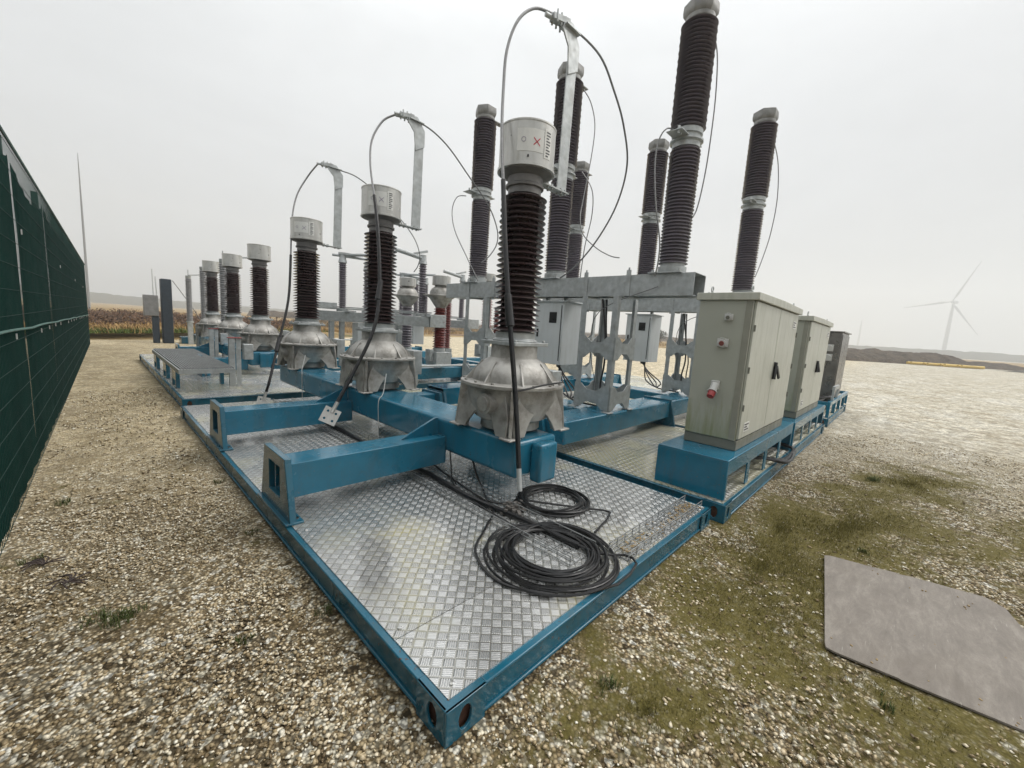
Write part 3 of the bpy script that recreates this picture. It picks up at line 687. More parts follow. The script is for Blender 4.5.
# wire mesh trays
def tray(path_ax, a0, a1, b0, b1, z, label):
    g = MB(); h = .055; r = .0026
    def P(a, b, zz): return (a, b, zz) if path_ax == 'x' else (b, a, zz)
    for k in range(6):
        b = b0 + (b1 - b0) * k / 5; g.bar(P(a0, b, z), P(a1, b, z), r * 2, r * 2)
    for b in (b0, b1):
        for zz in (z + h * .5, z + h): g.bar(P(a0, b, zz), P(a1, b, zz), r * 2, r * 2)
    n = max(2, int((a1 - a0) / .10))
    for k in range(n + 1):
        a = a0 + (a1 - a0) * k / n
        g.bar(P(a, b0, z - r * 2), P(a, b1, z - r * 2), r * 2, r * 2)
        for b in (b0, b1): g.bar(P(a, b, z), P(a, b, z + h + .004), r * 2, r * 2)
    return tag(g.build('wire_tray', M_grate, smooth=False), label, 'cable tray', 'wire mesh cable trays')
tray('y', .27, 6.2, 1.14, 1.42, .170, 'long wire mesh tray crossing the near deck under the blue arms')
tray('x', 1.48, 2.76, .055, .20, .170, 'short wire mesh tray along the right edge of the near deck')
# dry leaf litter in the edge tray
g = MB()
for k in range(260):
    x = random.uniform(1.55, 2.74) if k % 4 else random.uniform(2.5, 2.75); y = random.gauss(.12, .035); z = random.uniform(.168, .19); a = random.uniform(0, PI); s = random.uniform(.008, .02)
    d = Vector((math.cos(a), math.sin(a), random.uniform(-.4, .4))) * s; e = Vector((-d.y, d.x, random.uniform(-.3, .3) * s)) * .4
    c = Vector((x, y, z)); g.add([c - d, c - e, c + d, c + e], [(0, 1, 2, 3)])
tag(g.build('leaf_litter', M_straw, smooth=False), kind='stuff')
def lug(p, d, label):
    t = thing('cable_lug', p, label, 'cable lug', 'flat connector lugs at the lower cable ends')
    d = Vector(d).normalized(); vw = (Vector(C) - Vector(p)).normalized(); r = d.cross(vw).normalized(); nrm = r.cross(d).normalized(); p = Vector(p)
    f = lambda u, w, k: tuple(p + r * u + d * w + nrm * k)
    g = MB(); S_ = .042
    # plate built from four square rings with a hole each
    for i in (-1, 1):
        for j in (-1, 1):
            cx0, cy0 = i * S_, .06 + S_ + j * S_
            out = []; inn = []
            for k in range(16):
                th = 2 * PI * k / 16; q = max(abs(math.cos(th)), abs(math.sin(th)))
                out.append((cx0 + math.cos(th) / q * S_, cy0 + math.sin(th) / q * S_)); inn.append((cx0 + math.cos(th) * .013, cy0 + math.sin(th) * .013))
            g.ring(out, inn, lambda u, w: f(u, w, -.005), lambda u, w: f(u, w, .005))
    g.build('pad', M_headal, t)
    g = MB(); g.cyl(p - d * .06, p + d * .065, .021, n=14); g.build('barrel', M_headal, t)
WIRES = {
    'ct1_left': [(2.14, 1.62, 4.37), (1.95, 1.66, 4.33), (1.77, 1.67, 4.15), (1.65, 1.66, 3.86), (1.58, 1.6, 3.51), (1.48, 1.48, 3.1), (1.41, 1.36, 2.72), (1.36, 1.25, 2.26), (1.32, 1.12, 1.73), (1.3, 1.0, 1.22), (1.28, 0.92, 0.87), (1.25, 0.85, 0.6)],
    'ct2_left': [(2.03, 4.1, 4.2), (1.86, 4.12, 4.09), (1.7, 4.08, 3.8), (1.62, 3.95, 3.45), (1.56, 3.72, 3.05), (1.54, 3.57, 2.58), (1.49, 3.42, 1.94), (1.37, 3.31, 1.48), (1.11, 3.27, 0.98), (0.94, 3.24, 0.7)],
    'ct3_left': [(2.09, 6.73, 4.13), (1.89, 6.76, 3.97), (1.7, 6.74, 3.6), (1.58, 6.62, 3.15), (1.5, 6.44, 2.56), (1.4, 6.26, 1.82), (1.18, 6.05, 1.11), (1.0, 5.84, 0.59), (0.94, 5.81, 0.41)],
    'ct1_right': [(2.41, 1.47, 4.32), (2.69, 1.47, 4.24), (3.04, 1.51, 4.1), (3.37, 1.56, 3.9), (3.66, 1.64, 3.59), (3.82, 1.83, 3.21), (3.89, 2.12, 2.83), (3.84, 2.4, 2.5), (3.84, 2.65, 2.35)],
    'ct2_right': [(2.11, 4.09, 4.22), (2.44, 4.05, 4.23), (2.82, 4.07, 4.12), (3.27, 4.13, 3.87), (3.74, 4.16, 3.55), (3.96, 4.16, 3.24), (4.02, 4.2, 3.01), (3.93, 4.26, 2.8), (3.82, 4.35, 2.66)],
    'ct3_right': [(2.39, 6.57, 4.16), (2.71, 6.67, 4.17), (3.13, 6.79, 4.05), (3.71, 6.85, 3.7), (4.12, 6.94, 3.39), (4.3, 6.98, 3.07), (4.37, 7.15, 2.86), (4.36, 7.29, 2.73)],
    'p1m_loop': [(3.7, 4.69, 3.77), (3.53, 4.71, 3.71), (3.46, 4.74, 3.49), (3.47, 4.66, 3.16), (3.64, 4.55, 2.78), (3.8, 4.38, 2.36)],
    'p1_right': [(4.31, 2.85, 5.08), (4.37, 2.75, 4.9), (4.4, 2.67, 4.59), (4.34, 2.64, 4.16), (4.18, 2.61, 3.49), (4.09, 2.57, 3.22), (4.11, 2.51, 2.99), (4.23, 2.35, 2.81), (4.36, 2.19, 2.71), (4.45, 2.09, 2.69)],
    'p1_thin': [(4.75, 3.09, 4.14), (4.84, 2.93, 3.86), (4.91, 2.94, 3.5), (4.89, 3.01, 3.03), (4.91, 3.06, 2.64), (4.97, 3.11, 2.47)],
    't1_left': [(3.93, 1.21, 3.95), (3.7, 1.21, 3.89), (3.64, 1.26, 3.76), (3.59, 1.25, 3.49), (3.57, 1.18, 3.05), (3.63, 1.12, 2.68), (3.65, 1.12, 2.45), (3.67, 1.15, 2.29)],
    't1_right': [(4.45, 1.13, 5.21), (4.52, 1.08, 4.97), (4.54, 1.05, 4.53), (4.47, 1.02, 4.05), (4.4, 1.01, 3.57), (4.25, 1.0, 3.13), (4.12, 1.03, 2.97)],
    't2_right': [(7.75, 1.18, 5.15), (7.84, 1.09, 4.78), (7.85, 1.03, 4.18), (7.73, 1.03, 3.55), (7.48, 1.05, 3.04), (7.27, 1.06, 2.75)],
    'r2_thin': [(7.3, 2.99, 5.3), (7.36, 2.89, 5.11), (7.35, 2.82, 4.72), (7.29, 2.79, 4.22)],

}
def boot(pts, i0, i1, r0, r1):  # thicker rubber sleeve along part of a cable
    return MB().tube(pts[i0:i1], [r1, r0], 10, 6)
lab = {
 'ct1_left': 'thick jumper cable hanging in front of the largest current transformer from its top bracket',
 'ct2_left': 'jumper cable hanging down the face of the second current transformer',
 'ct3_left': 'jumper cable hanging free on the left of the third current transformer',
 'ct1_right': 'stranded conductor bowing right from the tallest bracket down to the middle pole',
 'ct2_right': 'conductor from the second bracket curving past the left breaker pole',
 'ct3_right': 'conductor from the third bracket passing behind the second transformer',
 'p1m_loop': 'thin wire looping left from the middle terminal of the left breaker pole',
 'p1_right': 'thin wire from the cap of the central breaker pole ending free in the air',
 'p1_thin': 'fine wire beside the left pole of the farther breaker',
 't1_left': 'wire dropping left of the tallest pole from its middle terminal to the gantry',
 't1_right': 'wire dropping on the right of the tallest pole from its cap',
 't2_right': 'wire on the right of the pole that rises behind the nearest cabinet',
 'r2_thin': 'short wire hanging at the cap of the pole left of the tallest one'}
rad = {'ct1_left': .0125, 'ct2_left': .0125, 'ct3_left': .0125, 'ct1_right': .0105, 'ct2_right': .0105, 'ct3_right': .0105}
WIRES['ct1_right'] = [(2.20, 1.57, 4.27), (2.30, 1.52, 4.30)] + WIRES['ct1_right'][1:]
WIRES['ct2_right'] = [(2.02, 4.08, 4.2)] + WIRES['ct2_right']
WIRES['ct3_right'] = [(2.12, 6.60, 4.15)] + WIRES['ct3_right']
WIRES['ct3_left'][0] = (1.98, 6.57, 4.15); WIRES['ct2_left'][0] = (2.0, 4.05, 4.2)
for k, pts in WIRES.items():
    r = rad.get(k, .008)
    if k.endswith('_left') and k.startswith('ct'):
        t = thing('jumper_cable', pts[-1], lab[k], 'cable', 'bare conductors and jumper cables between the tops')
        cut = {'ct1_left': 6, 'ct2_left': 4, 'ct3_left': 4}[k]
        MB().tube(pts[:cut + 1], r, 8, 6).build('bare_conductor', M_wire, t)
        MB().tube(pts[cut:], r * 1.55, 10, 6).build('rubber_sleeve', M_black, t)
        j = {'ct1_left': 8, 'ct2_left': 6, 'ct3_left': 6}[k]
        a = Vector(pts[j]); b = Vector(pts[j + 1]); dd = (b - a).normalized()
        MB().cyl(a - dd * .12, a + dd * .12, .028, .034, 14).build('joint', M_black, t, .004)
        e = Vector(pts[-1]); d = (e - Vector(pts[-2])).normalized()
        if k != 'ct1_left': lug(tuple(e + d * .06), d, {'ct2_left': 'pale four-hole lug hanging above the far blue arm', 'ct3_left': 'pale four-hole lug over the far edge of the near deck'}[k])
        else:
            g = MB(); g.cyl(e - d * .02, e + d * .16, .018, n=12); g.build('end_ferrule', M_galv, t)
            cable('thin_strap', [(1.30, .98, 1.14), (1.42, .95, 1.16), (1.62, .98, 1.17), (1.85, 1.02, 1.17), (2.06, 1.12, 1.15)], .008, M_black, 'black strap tying the thick cable to the largest transformer', 'strap', 'straps')
    else: cable('conductor_wire', pts, r, M_wire, lab[k], 'wire', 'bare conductors and jumper cables between the tops', 6)
g = MB()
for k in range(36):
    a = random.uniform(0, 2 * PI); e = random.uniform(0, .8); r = random.uniform(.02, .10); c = Vector((1.40 + r * math.cos(a), 1.02 + r * math.sin(a), .168 + random.uniform(0, .05)))
    g.obox(c, (Vector((math.cos(a * 3), math.sin(a * 3), .2)).normalized(), Vector((-math.sin(a * 3), math.cos(a * 3), 0)), (0, 0, 1)), (random.uniform(.01, .03), .012, .008))
tag(g.build('crumpled_tape', basic('dusty_tape', (.12, .11, .10), .7)), 'crumpled clump of dusty tape on deck below the hanging cable end', 'tape')

# ties hanging over the beam below the second and third transformers
for (x, y), l in (((1.72, 3.40), 'thin cord hanging over the beam under the second transformer'), ((1.66, 5.9), 'thin cord hanging over the beam under the third transformer')):
    g = MB(); g.tube([(x - .12, y + .02, .96), (x - .20, y - .06, .74), (1.455, y - .08, .66), (1.45, y - .09, .45), (1.45, y - .1, .22)], .005, 6, 4); tag(g.build('hanging_cord', M_plastic), l, 'cord', 'cords under the transformers')
# cables stuffed under the first plinth
g = MB()
for k in range(5):
    o = random.uniform(-.03, .03); g.tube([(4.5 + .05 * k, .3, .22), (4.75 + o, .0, .24), (5.0, -.10 - .02 * k, .20 + o), (5.4 + .07 * k, -.12, .20), (5.75, -.09 + o, .22), (5.8 + .08 * k, .2, .24)], .016, 7, 5)
tag(g.build('cable_bundle', M_black), 'black cables spilling from the openings of the nearest plinth', 'cable')
g = MB()
for k in range(5):
    o = random.uniform(-.05, .05); g.tube([(9.9 + .3 * k, .55, .2), (10.3 + .3 * k, .3 + o, .42 + o), (10.8 + .3 * k, .1, .50), (11.2 + .35 * k, .3 + o, .3)], .03, 6, 4)
tag(g.build('cable_bundle', M_black), 'dark hoses piled in the low blue frame at far right', 'cable')

# ------------------------------------------------------------------ beyond the near row: walkway, posts, disconnector, voltage transformers
t = thing('grating_walkway', (.35, 8, .17), 'low grating walkway on blue legs beside the fence side edge', 'walkway')
g = MB()
a0, a1, b0, b1 = .14, .88, 7.5, 11.6
for k in range(20):
    x = a0 + (a1 - a0) * k / 19; g.box(x - .004, x + .004, b0, b1, .575, .60)
for k in range(46):
    y = b0 + (b1 - b0) * k / 45; g.box(a0, a1, y - .003, y + .003, .585, .5985)
g.build('grating', M_grate, t, smooth=False)
g = MB()
for x in (a0, a1): g.box(x - .03, x + .03, b0, b1, .50, .574)
for y in (b0 + .03, (b0 + b1) / 2, b1 - .03): g.box(a0 + .031, a1 - .031, y - .03, y + .03, .50, .574)
g.build('frame', M_galv, t, .003)
for y in (b0 + .9, b0 + 2.2, b1 - .2):
    g = MB(); g.box(a0 + .0, a0 + .06, y - .25, y + .25, .30, .4995); g.box(a0, a0 + .06, y - .25, y - .19, .172, .2995); g.box(a0, a0 + .06, y + .19, y + .25, .172, .2995); g.build('leg', M_blue, t, .004)
    g = MB(); g.box(a1 - .05, a1 + .01, y - .05, y + .05, .172, .4995); g.build('leg', M_blue, t, .004)
for (x, y, h), l in (((.98, 8.15, 1.08), 'galvanised channel post standing in front of the nearest bracketless transformer'), ((1.35, 12.2, 1.08), 'galvanised channel post in the middle, left of the middle bracketless transformer'), ((1.6, 15.9, 1.1), 'farthest galvanised channel post, at the walkway far end')):
    t = thing('channel_post', (x, y, .17), l, 'post', 'galvanised channel posts by the walkway')
    g = MB(); g.box(x - .05, x + .05, y - .06, y - .052, .172, h); g.box(x - .05, x - .042, y - .0515, y + .0, .172, h); g.box(x + .042, x + .05, y - .0515, y, .172, h)
    g.box(x + .07, x + .15, y - .03, y - .022, .172, h); g.box(x + .142, x + .15, y - .0215, y + .03, .172, h); g.build('channel', M_galv, t, .002)
    g = MB(); g.box(x - .06, x + .16, y - .07, y + .04, h + .001, h + .012); g.build('cap', M_redpl, t)
    g = MB(); g.box(x + .22, x + .38, y + .06, y + .2, .66, .96); g.build('junction_box', M_galv, t, .01)
for (x, y, zt, rr), l in (((2.06, 14.3, 3.12, .10), 'grey ribbed post insulator just left of the middle bracketless head'), ((2.12, 17.9, 3.10, .10), 'grey ribbed post insulator left of the farthest head'), ((2.18, 21.6, 2.95, .10), 'pale slim post insulator standing alone before the dark blue column')):
    t = thing('post_insulator', (x, y, .0), l, 'insulator', 'slim grey post insulators')
    g = MB(); g.lathe([(.14, .95), (.14, 1.0), (.09, 1.02)], (x, y, 0), 16); g.box(x - .09, x + .09, y - .09, y + .09, .0, .95); g.build('stand', M_galv, t)
    g = MB(); g.lathe(insulator_profile(1.02, zt - .12, 30, .085, .125, .85), (x, y, 0), 18); g.build('insulator', M_lgrey_por, t)
    g = MB(); g.lathe([(.09, zt - .12), (.10, zt - .1), (.10, zt)], (x, y, 0), 16); g.bar((x, y, zt + .02), (x + .75, y - 1.4, zt + .08), .04, .03); g.cyl((x, y, zt), (x, y, zt + .25), .015, n=6); g.build('terminal', M_galv, t)

# disconnector
t = thing('disconnector', (3.8, 8.3, .17), 'grey disconnector frame with slim insulators and a blade arm, left of the voltage transformers', 'disconnector')
P0 = Vector((2.72, 9.05, 0)); P1 = Vector((4.75, 7.15, 0)); D = (P1 - P0).normalized(); Nn = Vector((-D.y, D.x, 0))
g = MB(); 
for s in (-.16, .16):
    g.bar(P0 + Nn * s + Vector((0, 0, 1.62)), P1 + Nn * s + Vector((0, 0, 1.62)), .05, .22)
for f in (.0, .33, .62, 1.):
    c = P0.lerp(P1, f) + Vector((0, 0, 1.75)); g.bar(c - Nn * .25, c + Nn * .25, .12, .04)
g.build('beam', M_galv, t, .004)
for f in (.22, .70):
    c = P0.lerp(P1, f); g = MB()
    for s in (-.12, .12):
        g.box(c.x + s - .05, c.x + s + .05, c.y - .05, c.y + .05, .45, 1.505)
    g.build('leg', M_galv, t, .003)
g = MB(); g.bar(P0 + Vector((0, 0, 1.80)), P1 + Vector((0, 0, 1.80)), .03, .03); g.bar(P0 + Nn * .2 + Vector((0, 0, 1.84)), P1 + Nn * .2 + Vector((0, 0, 1.84)), .025, .025); g.build('drive_rod', M_galv, t)
tops = []
for (x, y, zt) in ((3.35, 8.75, 3.05), (3.95, 8.35, 2.98), (4.60, 7.30, 3.12), (4.28, 9.4, 3.05)):
    g = MB(); g.lathe([(.13, 1.74), (.13, 1.80), (.08, 1.82)], (x, y, 0), 18); g.build('bottom_fitting', M_galv, t); g = MB(); g.lathe([(.07, zt - .2), (.10, zt - .18), (.075, zt - .08), (.075, zt + .02)], (x, y, 0), 14); g.build('top_fitting', M_galv, t)
    g = MB(); g.lathe(insulator_profile(1.82, zt - .2, 20, .06, .098, .85), (x, y, 0), 18); g.build('post_insulator', M_grey_por, t)
    tops.append(Vector((x, y, zt)))
g = MB()
g.tube([tops[0], tops[0].lerp(tops[2], .3), tops[0].lerp(tops[2], .55)], .035, 10, 1); g.bar(tops[0] + Vector((-.1, 0, .02)), tops[0] + Vector((.3, -.2, .02)), .07, .05)
g.tube([tops[2] + Vector((-.62, .15, .06)), tops[2] + Vector((-.3, .07, .0)), tops[2] + Vector((-.05, 0, -.05))], .05, 10, 2); g.bar(tops[2] + Vector((-.22, .05, .02)), tops[2] + Vector((.1, 0, .12)), .08, .05)
g.tube([tops[1], tops[3]], .03, 8, 1); g.tube([tops[1] + Vector((-.8, .5, .05)), tops[1]], .03, 8, 1)
g.build('blade_arm', M_galv, t)
g = MB(); c = P0.lerp(P1, .12); g.box(c.x - .2, c.x + .25, c.y - .1, c.y + .2, 1.78, 1.93); g.build('drive_box', M_galv, t, .01); g = MB(); c = P1; g.box(c.x - .1, c.x + .35, c.y - .15, c.y + .15, 1.50, 1.80); g.build('drive_box', M_galv, t, .01)
g = MB(); g.box(3.55, 3.95, 8.35, 8.65, .9, 1.5); g.build('drive_cabinet', M_white, t, .01); t_disc = t

# voltage transformers with bulb heads
for (x, y, z0, zt, insm), l in (((5.13, 8.80, .70, 2.75, 0), 'voltage transformer with bulbous head and dark column, seen right of the second current transformer'),
                          ((5.04, 7.16, .80, 2.72, 1), 'voltage transformer with bulbous head and red-brown column, nearest of its kind'),
                          ((7.32, 8.02, .90, 3.12, 1), 'voltage transformer mostly hidden behind the left pole of the near gantry')):
    t = thing('voltage_transformer', (x, y, z0), l, 'transformer', 'voltage transformers with bulbous heads')
    H = zt - .75
    g = MB(); g.box(x - .22, x + .22, y - .22, y + .22, z0 - .2, z0 + .12); g.lathe([(.15, z0 + .12), (.15, z0 + .2), (.12, z0 + .22)], (x, y, 0), 18); g.box(x - .32, x - .221, y - .1, y + .1, z0 - .1, z0 + .18); g.build('base', M_galv, t, .006)
    g = MB(); g.lathe(insulator_profile(z0 + .22, H, 16, .11, .165, .85), (x, y, 0), 22); g.build('insulator', M_red if insm else M_grey_por, t)
    g = MB(); g.lathe([(.12, H), (.13, H + .03), (.16, H + .06), (.27, H + .22), (.34, H + .27), (.34, H + .29), (.27, H + .31), (.26, H + .38), (.22, H + .45), (.16, H + .49), (.15, H + .52)], (x, y, 0), 26); g.bar((x - .30, y, H + .28), (x - .48, y, H + .28), .09, .02); g.build('bulb', M_cast, t)
    g = MB(); g.lathe([(.16, H + .52), (.215, H + .53), (.215, H + .74), (.20, H + .75)], (x, y, 0), 24); g.build('head', M_headal, t)
# slim red arrester columns beyond
for (x, y, zt), l in (((6.35, 8.6, 2.3), 'slim red-brown insulator column between the red-brown transformer and the gantry leg'), ((7.9, 8.2, 2.2), 'slim red-brown insulator column right of the gantry leg tower')):
    t = thing('arrester', (x, y, .5), l, 'insulator', 'slim red-brown columns')
    g = MB(); g.box(x - .1, x + .1, y - .1, y + .1, .45, .9); g.build('base', M_galv, t)
    g = MB(); g.lathe(insulator_profile(.9, zt - .1, 20, .06, .11, .85), (x, y, 0), 16); g.build('insulator', M_red, t)
    g = MB(); g.lathe([(.08, zt - .1), (.09, zt)], (x, y, 0), 14); g.build('cap', M_galv, t)

# low blue frames under that equipment
def low_frame(x0, x1, y0, y1, z0, z1, label, cross=()):
    t = thing('low_frame', ((x0 + x1) / 2, (y0 + y1) / 2, .17), label, 'steel frame', 'blue base frames beyond the breakers')
    for yy in (y0, y1): open_tube(x0, x1, yy, .26, z0, z1).build('cross_tube', M_blue, t, .02)
    for x in cross: g = MB(); g.box(x - .13, x + .13, y0 + .135, y1 - .135, z0, z1 - .004); g.build('long_tube', M_blue, t, .02)
    for x in (x0 - .01, x1 + .01):
        for yy in (y0, y1): foot_plate(x, yy, z1 + .04).build('foot_plate', M_bluedk, t)
    return t
low_frame(3.1, 5.8, 7.3, 9.3, .26, .52, 'blue frame under the disconnector and the nearest red-brown transformer', (4.2, 5.1))
low_frame(6.1, 8.75, 7.5, 9.6, .26, .52, 'blue frame far behind the second breaker, under a hidden transformer', (7.3,))
low_frame(3.1, 5.8, 11.5, 13.6, .26, .56, 'empty blue frame on the platform behind the disconnector', (4.2,))
low_frame(6.1, 8.75, 11.8, 13.8, .26, .56, 'empty blue frame at the far end of the farthest middle platform', (7.3,))

# dark blue column with a grey box, far end
t = thing('blue_column', (1.45, 22.2, 0), 'tall dark blue column with grey box and thin rods at the end of the yard', 'column')
g = MB(); g.box(1.30, 1.66, 22.0, 22.5, 0, 2.74); g.build('column', M_slate, t, .03)
g = MB(); g.box(.72, 1.2, 22.0, 22.35, 1.15, 2.02); g.build('box', M_lgrey_por, t, .02)
g = MB(); g.box(.98, 1.2, 22.05, 22.35, .0, 1.149); g.build('stand', M_slate, t, .02)
g = MB(); g.cyl((1.05, 22.1, 2.02), (1.05, 22.1, 3.1), .02, n=6); g.cyl((1.16, 22.1, 2.02), (1.14, 22.1, 2.8), .02, n=6); g.build('rod', M_white, t)
g = MB(); g.tube([(1.7, 22.1, 2.7), (2.2, 22.2, 1.9), (2.7, 22.3, 1.0)], .015, 5, 2); g.build('stay', M_wire, t)
g = MB(); g.box(1.9, 3.4, 21.9, 22.6, .0, .3); g.build('foot_beam', M_bluedk, t, .02)

# ------------------------------------------------------------------ fence with green screen
t = thing('screened_fence', (-1.2, 8, 0), 'tall mesh fence covered with dark green screening fabric along the left side', 'fence')
def fx(y): return -1.375 + .0225 * y
FY0, FY1 = -.4, 20.8; NP = 9; step = (FY1 - FY0) / (NP - 1); HT = 2.93
for k in range(NP):
    y = FY0 + step * k; x = fx(y) - .085
    g = MB(); g.box(x - .03, x + .03, y - .03, y + .03, 0, HT + .06); g.build('post', M_green, t, .004)
for k in range(NP - 1):
    y0 = FY0 + step * k; y1 = y0 + step
    g = MB(); n = int(step / .05)
    for q in range(n + 1):
        y = y0 + step * q / n; x = fx(y); g.box(x - .0014, x + .0014, y - .0014, y + .0014, .03, HT)
    for z in [.05 + .2 * q for q in range(15)]:
        g.bar((fx(y0) + .004, y0, z), (fx(y1) + .004, y1, z), .0028, .0028)
    for z in (HT - .03,):  # folded stiffening ribs
        g.bar((fx(y0) + .008, y0, z), (fx(y1) + .008, y1, z), .012, .03)
    g.build('mesh_panel', M_green, t, smooth=False)
def screen_material():
    M, nt, b = mat('green_screen_fabric'); v = coords(nt)
    c = ramp(nt, noise(nt, v, 2.2, 6, .6), [(.3, (.0035, .024, .019)), (.75, (.007, .038, .031))])
    L(nt, c, b.inputs['Base Color']); b.inputs['Roughness'].default_value = .85; b.inputs['Specular IOR Level'].default_value = 0
    wv = N(nt, 'ShaderNodeTexWave', wave_type='BANDS', bands_direction='Y'); wv.inputs['Scale'].default_value = .5; wv.inputs['Distortion'].default_value = 3; wv.inputs['Detail'].default_value = 3
    L(nt, v, wv.inputs['Vector']); n0 = bump(nt, wv.outputs['Fac'], .25, .02, None)
    bump(nt, noise(nt, v, 160, 2), .3, .002, b, n0)
    return M
M_screen = screen_material()
rf = random.Random(5)
for k in range(NP - 1):
    y0 = FY0 + step * k + .01; y1 = y0 + step - .02; g = MB(); nu, nv = 26, 30; vs = []
    sag = [.14, .16, .20, .20, .12, .14, .10, .06][k]
    for j in range(nv + 1):
        for i in range(nu + 1):
            u = i / nu; v = j / nv; y = y0 + (y1 - y0) * u
            ztop = HT - .05 - sag * math.sin(PI * u) ** .7 - (.04 if k < 3 else .02)
            z = .02 + (ztop - .02) * v
            bil = (.010 * math.sin(u * 9 + k) * math.sin(v * 7 + 2 * k) + .005 * math.sin(u * 23 + v * 5)) * math.sin(PI * min(1, v * 1.3)) + .015 * math.sin(PI * u) * math.sin(PI * v)
            vs.append((fx(y) - .022 - abs(bil) * .6 + .006 * math.sin(u * 40 + 3 * v), y, z))
    fs = [(j * (nu + 1) + i, j * (nu + 1) + i + 1, (j + 1) * (nu + 1) + i + 1, (j + 1) * (nu + 1) + i) for j in range(nv) for i in range(nu) if not (k == 1 and 3 <= i <= 5 and 15 <= j + (i % 2) <= 25)]
    g.add(vs, fs); g.build('screen_fabric', M_screen, t, angle=180)
g = MB()
pts = [(fx(y) + .02 + .003 * math.sin(y * 3), y, 1.385 - .014 * y + .012 * abs(math.sin(PI * (y - FY0) / step))) for y in [FY0 + (FY1 - FY0) * q / 60 for q in range(61)]]
g.tube(pts, .010, 6, 1); g.build('seam_cord', basic('green_cord', (.06, .14, .12), .6), t)
for q in range(24): y = FY0 + 1 + q * .85; g = MB(); g.cbox((fx(y) + .016, y, 1.33 - .012 * y + (.9 if q % 5 == 0 else 0) + rf.uniform(-.01, .01)), (.004, .008, .022)); g.build('clip', M_plastic, t)
# ------------------------------------------------------------------ sheet lying on the gravel
g = MB()
edge = [(1.81, -.99), (1.815, -.95), (1.86, -.94), (2.45, -.868), (3.0, -.80), (3.03, -.83), (3.085, -1.06), (3.13, -1.20), (3.12, -1.215), (3.15, -1.28), (3.20, -1.52), (3.225, -1.64), (3.15, -1.72), (2.95, -1.76), (2.70, -1.95), (2.50, -2.45), (2.02, -2.5), (1.97, -2.2), (1.885, -1.64), (1.835, -1.25), (1.84, -1.235)]
def zs(x, y): return .016 + .006 * math.sin(3 * x + y)
vs = [(x, y, zs(x, y)) for x, y in edge]; n = len(edge)
g.add(vs + [(x, y, z - .010) for x, y, z in vs], [tuple(range(n)), tuple(range(n, 2 * n))[::-1]] + [(k, (k + 1) % n, n + (k + 1) % n, n + k) for k in range(n)])
tag(g.build('rubber_sheet', M_board, smooth=False), 'worn flat grey sheet lying on mossy gravel at lower right', 'sheet')
g = MB()
for k in range(40):
    x = random.uniform(1.9, 3.1); y = random.uniform(-2.2, -.95); s = random.uniform(.002, .006)
    if random.random() < .8: x = random.choice((random.uniform(1.86, 1.98), random.uniform(2.9, 3.1)))
    z = zs(x, y); a = random.random() * 3; g.obox((x, y, z + s * .4), (Vector((math.cos(a), math.sin(a), .2)).normalized(), Vector((-math.sin(a), math.cos(a), 0)), (0, 0, 1)), (s, s * .7, s * .5))
tag(g.build('grit', M_straw, smooth=False), kind='stuff')
# a second disconnector row and some service clutter beyond the breakers
t2_ = dup(t_disc, (t_disc.location.x + 2.7, t_disc.location.y + 1.9, .17), 'farther grey disconnector frame, half hidden behind the near gantry legs'); t2_['group'] = t_disc['group'] = 'grey disconnectors'
for (a, b_, z), l in ((((2.6, 6.75), (5.9, 6.72), .62), 'pair of pale conduits running low across the gap behind the near gantry'), (((3.3, 10.9), (5.8, 10.6), .95), 'pale conduit pair on short posts behind the disconnector')):
    t = thing('conduit_run', (a[0], a[1], .17), l, 'conduit', 'pale conduits')
    for o_ in (0, .09): MB().tube([(a[0], a[1] + o_, z), ((a[0] + b_[0]) / 2, (a[1] + b_[1]) / 2 + o_, z + .01), (b_[0], b_[1] + o_, z)], .02, 8, 3).build('pipe', M_galv, t)
    for f in (.05, .5, .95):
        x = a[0] + (b_[0] - a[0]) * f; y = a[1] + (b_[1] - a[1]) * f; g = MB(); g.box(x - .025, x + .025, y + .13, y + .17, .17, z + .05); g.build('post', M_galv, t)


HAZE = .0013
SKYBRIGHT = (.45, .60, .66)
SKY0 = (3.7,3.80,3.88)
SKY1 = (4.35,4.46,4.54)
SKY2 = (5.6,5.72,5.75)
SKY3 = (13.5,13.7,13.7)
GLOW = .34
BASEL = .66
EXPO = 0.62
